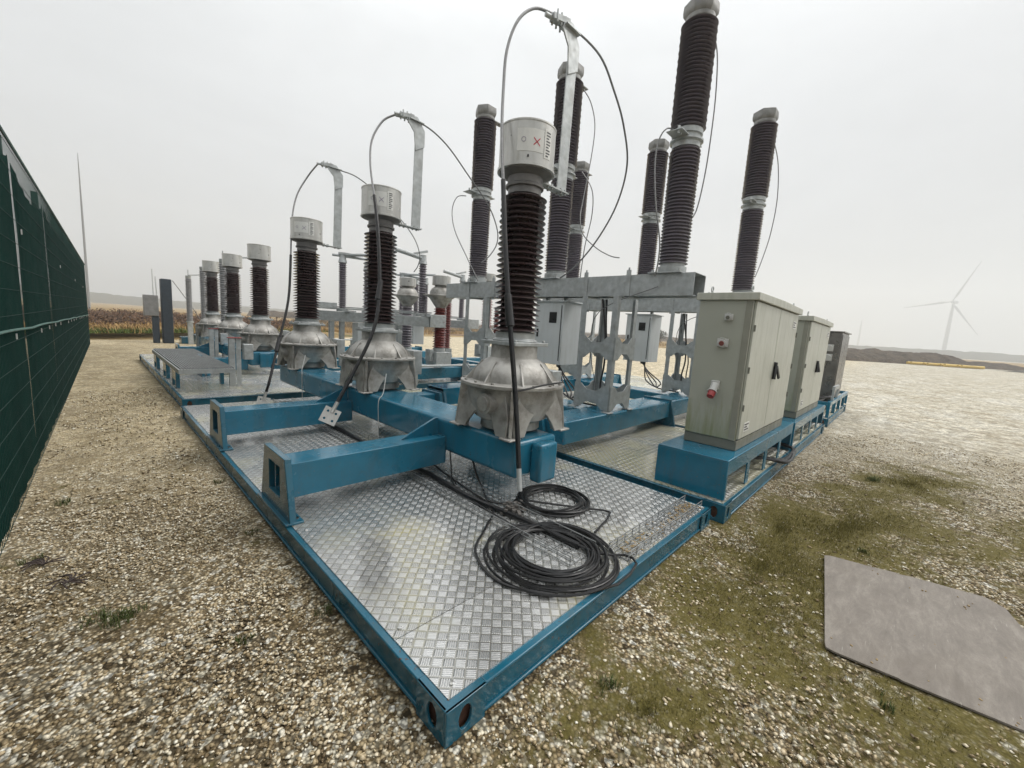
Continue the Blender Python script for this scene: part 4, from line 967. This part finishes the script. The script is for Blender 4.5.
# ------------------------------------------------------------------ ground
FOOT = [(-.03, 2.87, -.03, 6.53), (2.94, 8.88, -.11, 6.53), (9.57, 12.95, -.08, 6.33), (.05, 8.88, 6.95, 14.93)]
MOSS = [(3.9, -.85, 2.6, .85, -.25), (2.5, -.5, 1.2, .35, -.2), (6.2, -1.3, 1.5, .6, -.3), (4.6, -2.4, 1.3, .8, -.3), (3.3, -2.9, 1., .6, 0), (.75, -.45, .5, .22, -.6), (2.2, -.75, 1.4, .55, -.1), (3.3, -.45, 1.2, .35, 0), (2.0, -1.4, .9, .45, -.3)]
def ground_material():
    M, nt, b = mat('gravel'); v = coords(nt)
    sx = N(nt, 'ShaderNodeSeparateXYZ'); L(nt, v, sx.inputs[0]); X, Y = sx.outputs[0], sx.outputs[1]
    big = noise(nt, v, .35, 5, .6); mid = noise(nt, v, 1.7, 6, .65, .5); fine = noise(nt, v, 14, 5, .7)
    def vor(s, rnd=1.):
        n = N(nt, 'ShaderNodeTexVoronoi', feature='F1'); n.inputs['Scale'].default_value = s; n.inputs['Randomness'].default_value = rnd; L(nt, v, n.inputs['Vector']); return n
    v1 = vor(62); v2 = vor(34); v3 = vor(9)
    s1 = N(nt, 'ShaderNodeSeparateColor'); L(nt, v1.outputs['Color'], s1.inputs[0])
    s2 = N(nt, 'ShaderNodeSeparateColor'); L(nt, v2.outputs['Color'], s2.inputs[0])
    s3 = N(nt, 'ShaderNodeSeparateColor'); L(nt, v3.outputs['Color'], s3.inputs[0])
    c1 = ramp(nt, s1.outputs[0], [(.0, (.085, .058, .028)), (.3, (.25, .185, .10)), (.6, (.47, .375, .23)), (.8, (.70, .61, .44)), (1., (.84, .79, .66))])
    c2 = ramp(nt, s2.outputs[0], [(.0, (.09, .065, .035)), (.5, (.30, .24, .15)), (.78, (.60, .55, .42)), (1., (.82, .79, .70))])
    sel = ramp(nt, s2.outputs[1], [(.52, 0.), (.56, 1.)])
    c = mix(nt, sel, c1, c2)
    gap = ramp(nt, v1.outputs['Distance'], [(.25, 1.), (.62, .30)])
    c = mix(nt, 1., c, gap, 'MULTIPLY')
    grain = math_(nt, 'MULTIPLY', math_(nt, 'ADD', .65, math_(nt, 'MULTIPLY', s3.outputs[0], .55)), math_(nt, 'ADD', .6, math_(nt, 'MULTIPLY', s2.outputs[1], .8)))
    grain = math_(nt, 'MULTIPLY', grain, ramp(nt, noise(nt, v, 4, 8, .8), [(.32, .62), (.6, 1.12)]))
    # broad tone: paler, bleached far out on the right, straw coloured near the fence
    far = math_(nt, 'MULTIPLY', math_(nt, 'SUBTRACT', X, 4.5), .13)
    far = math_(nt, 'MINIMUM', math_(nt, 'MAXIMUM', math_(nt, 'ADD', far, math_(nt, 'MULTIPLY', math_(nt, 'SUBTRACT', mid, .5), 1.2)), 0), 1)
    band = noise(nt, scaled(nt, v, (.35, 1.0, 1), (0, 0, R_(-38))), .8, 10, .8)
    pale = ramp(nt, band, [(.35, (.50, .45, .35)), (.5, (.60, .56, .46)), (.66, (.74, .72, .65))])
    pale = mix(nt, 1., pale, grain, 'MULTIPLY')
    c = mix(nt, math_(nt, 'MULTIPLY', far, .8), c, pale)
    left = ramp(nt, math_(nt, 'MULTIPLY', Y, .1), [(.15, 0.), (.55, .5)])
    straw = mix(nt, fine, (.40, .31, .18), (.90, .76, .50)); straw = mix(nt, .85, straw, grain, 'MULTIPLY')
    c = mix(nt, left, c, straw)
    soil = ramp(nt, mid, [(.48, .0), (.66, .45)]); c = mix(nt, soil, c, (.17, .125, .06))
    # moss patches with their own shapes
    ms = None
    for (x, y, a, bb, rot) in MOSS:
        ca, sa = math.cos(rot), math.sin(rot)
        dx = math_(nt, 'SUBTRACT', X, x); dy = math_(nt, 'SUBTRACT', Y, y)
        p = math_(nt, 'ADD', math_(nt, 'MULTIPLY', dx, ca / a), math_(nt, 'MULTIPLY', dy, sa / a))
        q = math_(nt, 'ADD', math_(nt, 'MULTIPLY', dx, -sa / bb), math_(nt, 'MULTIPLY', dy, ca / bb))
        r = math_(nt, 'SUBTRACT', 1.15, math_(nt, 'SQRT', math_(nt, 'ADD', math_(nt, 'MULTIPLY', p, p), math_(nt, 'MULTIPLY', q, q))))
        ms = r if ms is None else math_(nt, 'MAXIMUM', ms, r)
    mk = math_(nt, 'ADD', math_(nt, 'MULTIPLY', ms, .55), math_(nt, 'ADD', math_(nt, 'MULTIPLY', math_(nt, 'SUBTRACT', mid, .5), 2.4), math_(nt, 'MULTIPLY', math_(nt, 'SUBTRACT', fine, .5), 1.6)))
    mk = ramp(nt, mk, [(-.0, 0.), (.45, .9)])
    sm = ramp(nt, noise(nt, v, 3.3, 4, .6), [(.63, 0.), (.70, .75)])
    mk = math_(nt, 'MAXIMUM', mk, math_(nt, 'MULTIPLY', sm, ramp(nt, math_(nt, 'MULTIPLY', X, .05), [(0., .9), (.5, .25)])))
    mosscol = mix(nt, noise(nt, v, 40, 3), (.055, .045, .013), (.155, .132, .038))
    c = mix(nt, mk, c, mosscol)
    L(nt, c, b.inputs['Base Color']); b.inputs['Roughness'].default_value = .92; b.inputs['Specular IOR Level'].default_value = .15
    hh = math_(nt, 'ADD', math_(nt, 'MULTIPLY', v1.outputs['Distance'], -.9), math_(nt, 'ADD', math_(nt, 'MULTIPLY', s1.outputs[1], .35), math_(nt, 'MULTIPLY', fine, .12)))
    bump(nt, hh, .8, .008, b)
    return M
g = MB()
xs = sorted(set([-2500, -800, -200, -60, -20, -8, -4] + [-3 + .25 * k for k in range(60)] + [14, 20, 40, 80, 200, 800, 2500])); ys = sorted(set([-2500, -800, -200, -60, -20, -8, -5] + [-4 + .25 * k for k in range(60)] + [14, 20, 30, 60, 200, 800, 2500]))
def inside(x, y): return any(a - .0 <= x <= b_ + .0 and c <= y <= d for a, b_, c, d in FOOT)
vs = []
for y in ys:
    for x in xs:
        z = 0
        if -3 <= x <= 12 and -4 <= y <= 11 and not inside(x, y): z = -.006 + .010 * math.sin(x * 2.3 + 1.7 * math.sin(y * 1.9)) * math.cos(y * 2.1) - .004
        vs.append((x, y, z if z < .006 else .006))
nx = len(xs); g.add(vs, [(j * nx + i, j * nx + i + 1, (j + 1) * nx + i + 1, (j + 1) * nx + i) for j in range(len(ys) - 1) for i in range(nx - 1)])
M_ground = ground_material()
gr = g.build('ground', M_ground); gr['kind'] = 'structure'
# object coordinates equal world ones
gr.data.transform(Matrix.Translation(gr.location)); gr.location = (0, 0, 0)

# real stones near the viewer, one mesh
def stone_material():
    M, nt, b = mat('flint_stones'); geo = N(nt, 'ShaderNodeNewGeometry'); v = coords(nt)
    r = geo.outputs['Random Per Island']
    c = ramp(nt, r, [(0., (.09, .06, .028)), (.2, (.23, .165, .085)), (.45, (.42, .325, .185)), (.66, (.62, .51, .34)), (.86, (.82, .74, .57)), (1., (.9, .86, .74))])
    n1 = noise(nt, v, 60, 4, .6); c = mix(nt, ramp(nt, n1, [(.45, 0.), (.75, .55)]), c, (.17, .135, .075))
    L(nt, c, b.inputs['Base Color']); b.inputs['Roughness'].default_value = .55; bump(nt, n1, .3, .003, b); return M
def stones():
    base = np.array([(1, 0, 0), (.5, .85, .1), (-.5, .8, -.1), (-1, 0, 0), (-.45, -.9, .1), (.55, -.8, 0), (.1, .1, 1), (0, 0, -1)], float)
    tri = [(6, 0, 1), (6, 1, 2), (6, 2, 3), (6, 3, 4), (6, 4, 5), (6, 5, 0), (7, 1, 0), (7, 2, 1), (7, 3, 2), (7, 4, 3), (7, 5, 4), (7, 0, 5)]
    RMn = np.array(RM); pts = []
    def emit(n, rmin, rmax, smin, smax):
        # even over ground area of a ring sector in front of the viewer
        r = np.sqrt(rng.uniform(rmin ** 2, rmax ** 2, n)); a0 = math.atan2(RM[1][2], RM[0][2]); a = a0 + rng.uniform(-1.1, 1.1, n)
        x = C[0] + r * np.cos(a); y = C[1] + r * np.sin(a); s = rng.uniform(smin, smax, n) ** 1
        s = smin + (smax - smin) * rng.uniform(0, 1, n) ** 2.2
        k = np.ones(n, bool)
        for a_, b_, c_, d_ in FOOT: k &= ~((x > a_) & (x < b_) & (y > c_) & (y < d_))
        k &= x > (-1.40 + .0225 * y)
        # sheet
        k &= ~((x > 1.83) & (x < 3.16) & (y > -2.4) & (y < -.98 + .07 * (x - 1.8)))
        dens = np.ones(n)
        for (mx, my, ma, mb, rot) in MOSS:
            ca, sa = math.cos(rot), math.sin(rot); p = ((x - mx) * ca + (y - my) * sa) / ma; q = (-(x - mx) * sa + (y - my) * ca) / mb
            d = np.sqrt(p * p + q * q); dens = np.minimum(dens, np.clip((d - .45) / .9, .10, 1))
        patch = np.sin(x * 3.1 + 2 * np.sin(y * 2.3)) * np.sin(y * 3.7 + 1.5 * np.sin(x * 2.9 + 1)); dens = dens * np.clip(.72 + .4 * patch, .25, 1)
        k &= rng.uniform(0, 1, n) < dens
        pts.append(np.stack([x[k], y[k], s[k]], 1))
    emit(98000, 1.0, 4.4, .0035, .015); emit(60000, 4.4, 10.5, .007, .019)
    P = np.concatenate(pts); n = len(P); m_ = len(base)
    V = np.repeat(base[None], n, 0); V = V * rng.uniform(.65, 1.25, (n, m_, 1)); 
    sc = np.stack([np.ones(n), rng.uniform(.55, 1, n), rng.uniform(.3, .6, n)], 1); V = V * sc[:, None, :]
    a = rng.uniform(0, 2 * PI, n); ti = rng.normal(0, .3, n); ca, sa, ct, st = np.cos(a), np.sin(a), np.cos(ti), np.sin(ti)
    x, y, z = V[..., 0], V[..., 1], V[..., 2]
    x2 = x * ct[:, None] - z * st[:, None]; z2 = x * st[:, None] + z * ct[:, None]
    x3 = x2 * ca[:, None] - y * sa[:, None]; y3 = x2 * sa[:, None] + y * ca[:, None]
    s = P[:, 2][:, None]
    W = np.stack([P[:, 0][:, None] + x3 * s, P[:, 1][:, None] + y3 * s, z2 * s + s * .15 - .006], -1).reshape(-1, 3)
    F = (np.array(tri)[None] + (np.arange(n) * m_)[:, None, None]).reshape(-1, 3)
    me = bpy.data.meshes.new('gravel_stones'); me.vertices.add(len(W)); me.vertices.foreach_set('co', W.ravel())
    me.loops.add(F.size); me.loops.foreach_set('vertex_index', F.ravel().astype(np.int32)); me.polygons.add(len(F))
    me.polygons.foreach_set('loop_start', np.arange(0, F.size, 3, dtype=np.int32)); me.update(calc_edges=True)
    me.materials.append(stone_material()); o = bpy.data.objects.new('gravel_stones', me); COL.objects.link(o); o['kind'] = 'stuff'
stones()

def moss_blades():
    vs = []; fs = []; wt = [a * b_ for _, _, a, b_, _ in MOSS]
    for q in range(30000):
        mx, my, a, b_, rot = random.choices(MOSS, wt)[0]; r = random.gauss(0, .72); th = random.uniform(0, 2 * PI); p = r * a * math.cos(th); qq = r * b_ * math.sin(th)
        x = mx + p * math.cos(rot) - qq * math.sin(rot); y = my + p * math.sin(rot) + qq * math.cos(rot)
        if any(a_ - .02 < x < c_ + .02 and d_ < y < e_ for a_, c_, d_, e_ in FOOT) or (1.8 < x < 3.2 and -2.5 < y < -.93 + .07 * (x - 1.8)): continue
        if math.sin(x * 7 + 2 * math.sin(y * 6)) * math.sin(y * 8 + 1) < random.uniform(-1.1, .35): continue
        for _ in range(3):
            h = random.uniform(.006, .018); t = random.uniform(0, 2 * PI); w_ = .0016; l = random.uniform(.006, .02); bx, by = x + random.gauss(0, .008), y + random.gauss(0, .008); o = len(vs)
            vs += [(bx - math.sin(t) * w_, by + math.cos(t) * w_, -.008), (bx + math.sin(t) * w_, by - math.cos(t) * w_, -.008), (bx + math.cos(t) * l, by + math.sin(t) * l, h)]; fs.append((o, o + 1, o + 2))
    me = bpy.data.meshes.new('moss_and_grass'); me.from_pydata(vs, [], fs); me.materials.append(grass_mat('moss_blades', (.07, .060, .014), (.22, .19, .055))); o = bpy.data.objects.new('moss_and_grass', me); COL.objects.link(o); o['kind'] = 'stuff'
def grass_mat(name, a, b_):
    M, nt, b = mat(name); geo = N(nt, 'ShaderNodeNewGeometry')
    L(nt, ramp(nt, geo.outputs['Random Per Island'], [(0., a), (1., b_)]), b.inputs['Base Color']); b.inputs['Roughness'].default_value = .7
    b.inputs['Specular IOR Level'].default_value = .2
    return M
def blades(name, spots, n, h, spread, w, m):
    """spots: arrays x, y; each gets n bent blades"""
    vs = []; fs = []
    for (x, y, k) in spots:
        for q in range(n):
            a = random.uniform(0, 2 * PI); rr = spread * k * math.sqrt(random.random()); bx, by = x + rr * math.cos(a), y + rr * math.sin(a)
            hh = h * k * random.uniform(.5, 1.2); t = random.uniform(0, 2 * PI); ln = hh * random.uniform(.3, 1.1); ww = w * random.uniform(.6, 1.3)
            dx, dy = math.cos(t), math.sin(t); px_, py_ = -dy * ww, dx * ww; o = len(vs); z0 = fieldz(bx, by) if name != 'grass_tufts' else 0
            vs += [(bx - px_, by - py_, z0 - .01), (bx + px_, by + py_, z0 - .01), (bx + dx * ln * .4 + px_ * .7, by + dy * ln * .4 + py_ * .7, z0 + hh * .65), (bx + dx * ln * .4 - px_ * .7, by + dy * ln * .4 - py_ * .7, z0 + hh * .65), (bx + dx * ln, by + dy * ln, z0 + hh)]
            fs += [(o, o + 1, o + 2, o + 3), (o + 3, o + 2, o + 4)]
    me = bpy.data.meshes.new(name); me.from_pydata(vs, [], fs); me.materials.append(m); o = bpy.data.objects.new(name, me); COL.objects.link(o); o['kind'] = 'stuff'; return o
def fieldz(x, y):
    return .10 + .35 * (math.sin(x * .05 + 1) * math.cos(y * .043) + 1) * .5 + .12 * math.sin(x * .21 + .7 * math.sin(y * .17))
moss_blades()
tuft = []
for (x, y, k, s) in ((-.83, 1.63, 1, 26), (-.9, 1.72, .8, 14), (-.02, 1.05, .8, 10), (.72, -.28, .8, 12), (5.9, -.95, 1.2, 22), (-.10, 3.4, .7, 8), (-.12, 2.2, .6, 8), (3.4, -1.0, .5, 10), (-1.2, 2.6, .8, 10), (-1.1, 3.6, .8, 8), (1.6, -1.2, .5, 8), (-.4, 1.1, .5, 8)):
    for q in range(s): tuft.append((x + random.gauss(0, .045 * k), y + random.gauss(0, .035 * k), .8 * k))
blades('grass_tufts', tuft, 9, .055, .02, .0016, grass_mat('tuft_grass', (.035, .055, .012), (.12, .14, .05)))
# two dark dead weeds by the fence
for (x, y), l in (((-1.02, 2.18), 'dark dead weed lying on the gravel by the fence foot'), ((-1.13, 2.50), 'second dark weed right at the fence foot')):
    g = MB()
    for k in range(9):
        a = random.uniform(0, 2 * PI); g.tube([(x, y, .01), (x + .04 * math.cos(a), y + .04 * math.sin(a), .03), (x + .09 * math.cos(a + .5), y + .09 * math.sin(a + .5), .02)], .004, 5, 3)
    tag(g.build('dead_weed', basic('dead_weed', (.05, .035, .03), .8)), l, 'weed')

# ------------------------------------------------------------------ field, banks, hills
BND = [(-400, 12), (-60, 15), (-8, 21.5), (-1, 23), (8, 27), (22, 38), (45, 44), (58, 34), (66, 22), (74, 12), (100, -10), (150, -60), (300, -260)]
def by_(x):
    for (a, b_), (c_, d) in zip(BND, BND[1:]):
        if a <= x <= c_: return b_ + (d - b_) * (x - a) / (c_ - a)
    return 12
def ground_zone(name, m, rows, x0, x1, nx_, off, zf):
    g = MB(); vs = []
    for j, dy in enumerate(rows):
        for i in range(nx_ + 1):
            x = x0 + (x1 - x0) * i / nx_; y = by_(x) + off + dy; vs.append((x + dy * .25, y, -.05 if j == 0 else zf(x, y, dy)))
    n = nx_ + 1; g.add(vs, [(j * n + i, j * n + i + 1, (j + 1) * n + i + 1, (j + 1) * n + i) for j in range(len(rows) - 1) for i in range(nx_)])
    o = g.build(name, m, angle=180); o.data.transform(Matrix.Translation(o.location)); o.location = (0, 0, 0); o['kind'] = 'structure'; return o
def field_material():
    M, nt, b = mat('dry_field'); v = coords(nt)
    n1 = noise(nt, scaled(nt, v, (.05, .22, 1), (0, 0, .3)), 1., 5, .6); n2 = noise(nt, v, .9, 6, .7)
    c = ramp(nt, n1, [(.3, (.10, .11, .03)), (.42, (.30, .20, .075)), (.52, (.40, .285, .13)), (.62, (.14, .075, .04)), (.75, (.34, .25, .12))])
    c = mix(nt, ramp(nt, n2, [(.4, 0.), (.7, .6)]), c, (.13, .09, .045)); L(nt, c, b.inputs['Base Color']); b.inputs['Roughness'].default_value = .9
    bump(nt, n2, 1, .3, b); return M
M_field = field_material()
ground_zone('field', M_field, [0, 1.5, 4, 8, 14, 22, 34, 50, 75, 110, 170, 300, 600], -200, 300, 160, 0, lambda x, y, d: fieldz(x, y) * min(1, d / 6) + .02)
def in_front(n, d0, d1, f0, f1):
    """random spots on the far land between two distances, f = bearing across the view"""
    a0 = math.atan2(RM[1][2], RM[0][2]); out = []
    while len(out) < n:
        a = a0 + random.uniform(f0, f1); d = d0 * (d1 / d0) ** random.random(); x = C[0] + d * math.cos(a); y = C[1] + d * math.sin(a)
        if -190 < x < 290 and y > by_(x) + .8: out.append((x, y, random.uniform(.6, 1.3)))
    return out
blades('dry_grass', in_front(6500, 20, 110, -.35, 1.0), 9, .30, 1.0, .022, grass_mat('dry_grass_blades', (.20, .12, .045), (.44, .29, .12)))
blades('green_verge', [q for q in in_front(9000, 20, 34, -.1, 1.0) if q[1] < by_(q[0]) + 3.2], 12, .14, .5, .02, grass_mat('verge_grass', (.05, .08, .015), (.13, .17, .04)))
def shrubs(name, spots, m, hz, n, s):
    vs = []; fs = []
    for (x, y, k) in spots:
        z0 = fieldz(x, y)
        for q in range(n):
            a = random.uniform(0, 2 * PI); r = math.sqrt(random.random()) * hz * 1.1 * k; z = hz * k * random.random() * (1 - (r / (hz * 1.4 * k)) ** 2); c = Vector((x + r * math.cos(a), y + r * math.sin(a), z0 + z))
            d = Vector((random.gauss(0, 1), random.gauss(0, 1), random.gauss(0, 1))).normalized() * s; e = d.orthogonal().normalized() * s * .5; o = len(vs)
            vs += [c - d, c - e, c + d, c + e]; fs.append((o, o + 1, o + 2, o + 3))
    me = bpy.data.meshes.new(name); me.from_pydata([tuple(v) for v in vs], [], fs); me.materials.append(m); o = bpy.data.objects.new(name, me); COL.objects.link(o); o['kind'] = 'stuff'
shrubs('heath_scrub', in_front(230, 30, 75, .50, .95), grass_mat('heath_leaves', (.045, .028, .018), (.15, .085, .05)), .75, 170, .10)
shrubs('scrub_band', in_front(260, 55, 120, -.42, .5), grass_mat('scrub_leaves', (.06, .045, .02), (.20, .13, .06)), .7, 110, .13)
for i, (d, a, k) in enumerate(((29, .80, 1.), (27.5, .76, .8), (34, .845, 1.1))):
    pass
# distant round trees seen between the gantry legs
def small_tree(px_b, d, hgt, wid, label):
    a0 = math.atan2(RM[1][2], RM[0][2]); x = C[0] + d * math.cos(a0 + px_b); y = C[1] + d * math.sin(a0 + px_b)
    t = thing('tree', (x, y, .1), label, 'tree', 'small dark trees on the horizon')
    g = MB(); g.tube([(x, y, 0), (x + .1, y, hgt * .4), (x, y + .1, hgt * .7)], [.14, .10, .06], 7, 2); g.build('trunk', basic('bark', (.06, .045, .03), .9), t)
    vs = []; 
    g = MB()
    for q in range(700):
        u = Vector((random.gauss(0, 1), random.gauss(0, 1), random.gauss(0, 1))).normalized() * random.random() ** .4; c = Vector((x + u.x * wid, y + u.y * wid, hgt * .62 + u.z * hgt * .38))
        dd = Vector((random.gauss(0, 1), random.gauss(0, 1), random.gauss(0, 1))).normalized() * .2; e = dd.orthogonal().normalized() * .12; g.add([c - dd, c - e, c + dd, c + e], [(0, 1, 2, 3)])
    g.build('crown', M_treeleaf, t, smooth=False)
M_treeleaf = grass_mat('tree_leaves', (.018, .024, .012), (.05, .055, .03))
small_tree(-.315, 125, 5.2, 3.4, 'round dark tree on the horizon between the gantry legs and the nearest cabinet')
small_tree(-.285, 128, 3.8, 2.6, 'smaller dark tree just right of the round one on the horizon')
small_tree(-.338, 130, 4.0, 2.2, 'narrow dark tree left of the round one on the horizon')

def bank_material(name, a, b_):
    M, nt, b = mat(name); v = coords(nt); n1 = noise(nt, v, .9, 7, .75); L(nt, ramp(nt, n1, [(.35, a), (.65, b_)]), b.inputs['Base Color']); b.inputs['Roughness'].default_value = .95; bump(nt, n1, 1., .5, b); return M
M_bank = bank_material('earth_bank', (.035, .026, .018), (.12, .09, .06)); M_bank2 = bank_material('grey_spoil', (.06, .055, .05), (.15, .14, .125))
M_hill = bank_material('far_hills', (.04, .045, .03), (.09, .085, .06))
def ridge(name, p, q, hf, w, m, n=120, jit=.3):
    p = Vector((*p, 0)); q = Vector((*q, 0)); d = (q - p); nn = Vector((-d.y, d.x, 0)).normalized(); rr = random.Random(3); vs = []; prof = [(-1, -.3), (-.8, .25), (-.5, .62), (-.2, .93), (0, 1), (.25, .95), (.6, .6), (1, -.3)]
    ns = [rr.uniform(-1, 1) for _ in range(n + 1)]
    for i in range(n + 1):
        f = i / n; c = p + d * f; h = hf(f) + jit * (ns[i] * .5 + math.sin(i * .7) * .4 + math.sin(i * .23 + 1) * .6) * min(1, hf(f))
        for k, (u, z) in enumerate(prof):
            j = rr.uniform(-.06, .06); vs.append(tuple(c + nn * w * (u + j) + Vector((0, 0, z * h + rr.uniform(-.05, .05) * h))))
    g = MB(); m_ = len(prof); g.add(vs, [(i * m_ + k, (i + 1) * m_ + k, (i + 1) * m_ + k + 1, i * m_ + k + 1) for i in range(n) for k in range(m_ - 1)])
    o = g.build(name, m, angle=180); o.data.transform(Matrix.Translation(o.location)); o.location = (0, 0, 0); o['kind'] = 'structure'
sm = lambda f, a, b_: max(0, min(1, (f - a) / (b_ - a)))
ridge('earth_bank', (64, 24), (112, -16), lambda f: 1.7 * sm(f, 0, .12) * (1 - .55 * sm(f, .72, .80)) * (1 - .9 * sm(f, .93, 1)) + .15, 5, M_bank, 160, .16)
ridge('spoil_heap', (88, -14), (150, -62), lambda f: 1.5 * sm(f, 0, .2) + .1, 6, M_bank2, 90, .14)
ridge('far_bank', (30, 130), (190, 60), lambda f: 1.9 + .3 * math.sin(f * 17), 6, M_bank, 120, .2)
ridge('hills', (-260, 520), (330, 640), lambda f: 11 * (.55 + .5 * math.exp(-((f - .30) / .20) ** 2)) * sm(f, 0, .08) + 1, 60, M_hill, 160, .3)
ridge('hills', (330, 620), (900, 160), lambda f: 4.2 + 1.5 * math.sin(f * 8), 40, M_hill, 160, .3)
ridge('hills', (560, 60), (760, -420), lambda f: 6.5 + 1.0 * math.sin(f * 9), 30, M_hill, 120, .3)

# yellow pipes lying in front of the bank
t = thing('yellow_pipes', (86, -4, 0), 'long yellow pipes lying on the gravel before the brown bank', 'pipes')
for o_ in range(4):
    g = MB(); p = Vector((86.0 + o_ * .8, -1.4 - o_ * 1.8, .25)); d = Vector((.72, -.69, 0)) * 3.4
    g.cyl(p, p + d, .22, n=12); g.cyl(p + Vector((.3, .4, 0)), p + Vector((.3, .4, 0)) + d * .8, .2, n=12); g.build('pipe', M_yellow, t)

# ------------------------------------------------------------------ wind turbines and mast
def turbine(x, y, hub, rot, yaw, bl, label, s=1):
    t = thing('wind_turbine', (x, y, 0), label, 'wind turbine', 'wind turbines in the haze')
    g = MB(); g.lathe([(2.6 * s, 0), (2.2 * s, hub * .5), (1.5 * s, hub)], (x, y, 0), 20); g.build('tower', M_farwhite, t)
    ca, sa = math.cos(yaw), math.sin(yaw); c = Vector((x, y, hub + 1.2 * s)); ax = Vector((ca, sa, 0)); si = Vector((-sa, ca, 0))
    g = MB(); g.bar(c - ax * 7 * s, c + ax * 3 * s, 3.6 * s, 3.8 * s); g.build('nacelle', M_farwhite, t, .5)
    hc = c + ax * 4.4 * s; g = MB(); g.cyl(c + ax * 3.05 * s, c + ax * 6 * s, 1.8 * s, .7 * s, 14); g.build('hub', M_farwhite, t)
    for k in range(3):
        a = rot + k * 2 * PI / 3; d = si * math.cos(a) + Vector((0, 0, math.sin(a))); e = d.cross(ax)
        secs = [(1.5, .9, .9), (6, 1.1, .7), (11, 2.0, .5), (25, 1.4, .3), (bl, .35, .1)]; vs = []
        for r, w, th in secs: vs += [hc + d * r * s + e * w * s * 1. , hc + d * r * s + ax * th * s, hc + d * r * s - e * w * .6 * s, hc + d * r * s - ax * th * s]
        g = MB(); g.add(vs, [(i * 4 + j, i * 4 + (j + 1) % 4, (i + 1) * 4 + (j + 1) % 4, (i + 1) * 4 + j) for i in range(len(secs) - 1) for j in range(4)] + [(3, 2, 1, 0), tuple(len(vs) - 4 + j for j in range(4))]); g.build('blade', M_farwhite, t)
turbine(865, -36.0, 78, R_(187), R_(150), 58, 'pale wind turbine at far right, one blade pointing left')
t = thing('faint_tower', (1130, 80, 0), 'very faint distant tower above the brown bank', 'tower')
g = MB(); g.lathe([(2.4, 0), (1.6, 50), (.8, 66)], (1130, 80, 0), 14); g.build('shaft', M_farwhite, t)
t = thing('lattice_mast', (-.9, 88, 0), 'thin pale mast rising beyond the far end of the green fence', 'mast')
g = MB(); g.lathe([(.16, 0), (.12, 14), (.05, 21.5), (.02, 22.5)], (-.88, 88, 0), 8); g.build('pole', M_mast, t)

# ------------------------------------------------------------------ haze
HZ = 1500
M = bpy.data.materials.new('haze_air'); M.use_nodes = True; nt = M.node_tree; nt.nodes.remove(nt.nodes['Principled BSDF'])
pv = N(nt, 'ShaderNodeVolumePrincipled'); pv.inputs['Color'].default_value = (.93, .95, .96, 1); pv.inputs['Density'].default_value = HAZE; pv.inputs['Anisotropy'].default_value = .2
L(nt, pv.outputs[0], nt.nodes['Material Output'].inputs['Volume'])
g = MB(); g.box(-420, 1400, -560, 820, -1.2, 150); hz = g.build('haze', M, smooth=False); hz['kind'] = 'stuff'

# ------------------------------------------------------------------ sky and sun (overcast)
SUN_EL, SUN_AZ = R_(50), R_(125)      # azimuth measured from +Y of the view side
w = bpy.data.worlds.new('World'); S.world = w; w.use_nodes = True; nt = w.node_tree
bg = nt.nodes['Background']; sky = N(nt, 'ShaderNodeTexSky', sky_type='NISHITA'); sky.sun_disc = False; sky.sun_elevation = SUN_EL
sdir = Vector((math.cos(SUN_EL) * math.sin(SUN_AZ), math.cos(SUN_EL) * math.cos(SUN_AZ), math.sin(SUN_EL)))
sky.sun_rotation = SUN_AZ; sky.air_density = 1.; sky.dust_density = 4; sky.ozone_density = 1
tc = N(nt, 'ShaderNodeTexCoord'); gen = tc.outputs['Generated']
# thick cloud layer lit from above by that sky: brightest towards the hidden sun
sx = N(nt, 'ShaderNodeSeparateXYZ'); L(nt, gen, sx.inputs[0])
dot = N(nt, 'ShaderNodeVectorMath', operation='DOT_PRODUCT'); L(nt, gen, dot.inputs[0]); dot.inputs[1].default_value = SKYBRIGHT
el = ramp(nt, sx.outputs[2], [(.0, SKY0), (.12, SKY1), (.52, SKY2), (1., SKY3)])
gl_ = math_(nt, 'MULTIPLY', math_(nt, 'POWER', math_(nt, 'MAXIMUM', dot.outputs['Value'], 0), 2.2), GLOW)
cl = noise(nt, scaled(nt, gen, (1, 1, 2.6)), 2.0, 7, .6, .5); cl = math_(nt, 'ADD', .80, math_(nt, 'MULTIPLY', cl, .38))
cloud = mix(nt, 1., el, math_(nt, 'ADD', gl_, BASEL), 'MULTIPLY'); cloud = mix(nt, 1., cloud, cl, 'MULTIPLY')
fin = mix(nt, .93, sky.outputs[0], cloud); L(nt, fin, bg.inputs['Color']); bg.inputs['Strength'].default_value = .12
sl = bpy.data.lights.new('sun', 'SUN'); sl.energy = 1.5; sl.angle = R_(40); sl.color = (1, .975, .94); so = bpy.data.objects.new('sun', sl); COL.objects.link(so)
so.rotation_euler = (-sdir).to_track_quat('-Z', 'Y').to_euler()
S.view_settings.view_transform = 'Standard'; S.view_settings.look = 'None'; S.view_settings.exposure = EXPO; S.view_settings.gamma = 1
S.render.engine = 'CYCLES'; S.cycles.volume_bounces = 1; S.cycles.volume_step_rate = 4; S.cycles.max_bounces = 8
S.render.resolution_x = 1024; S.render.resolution_y = 768
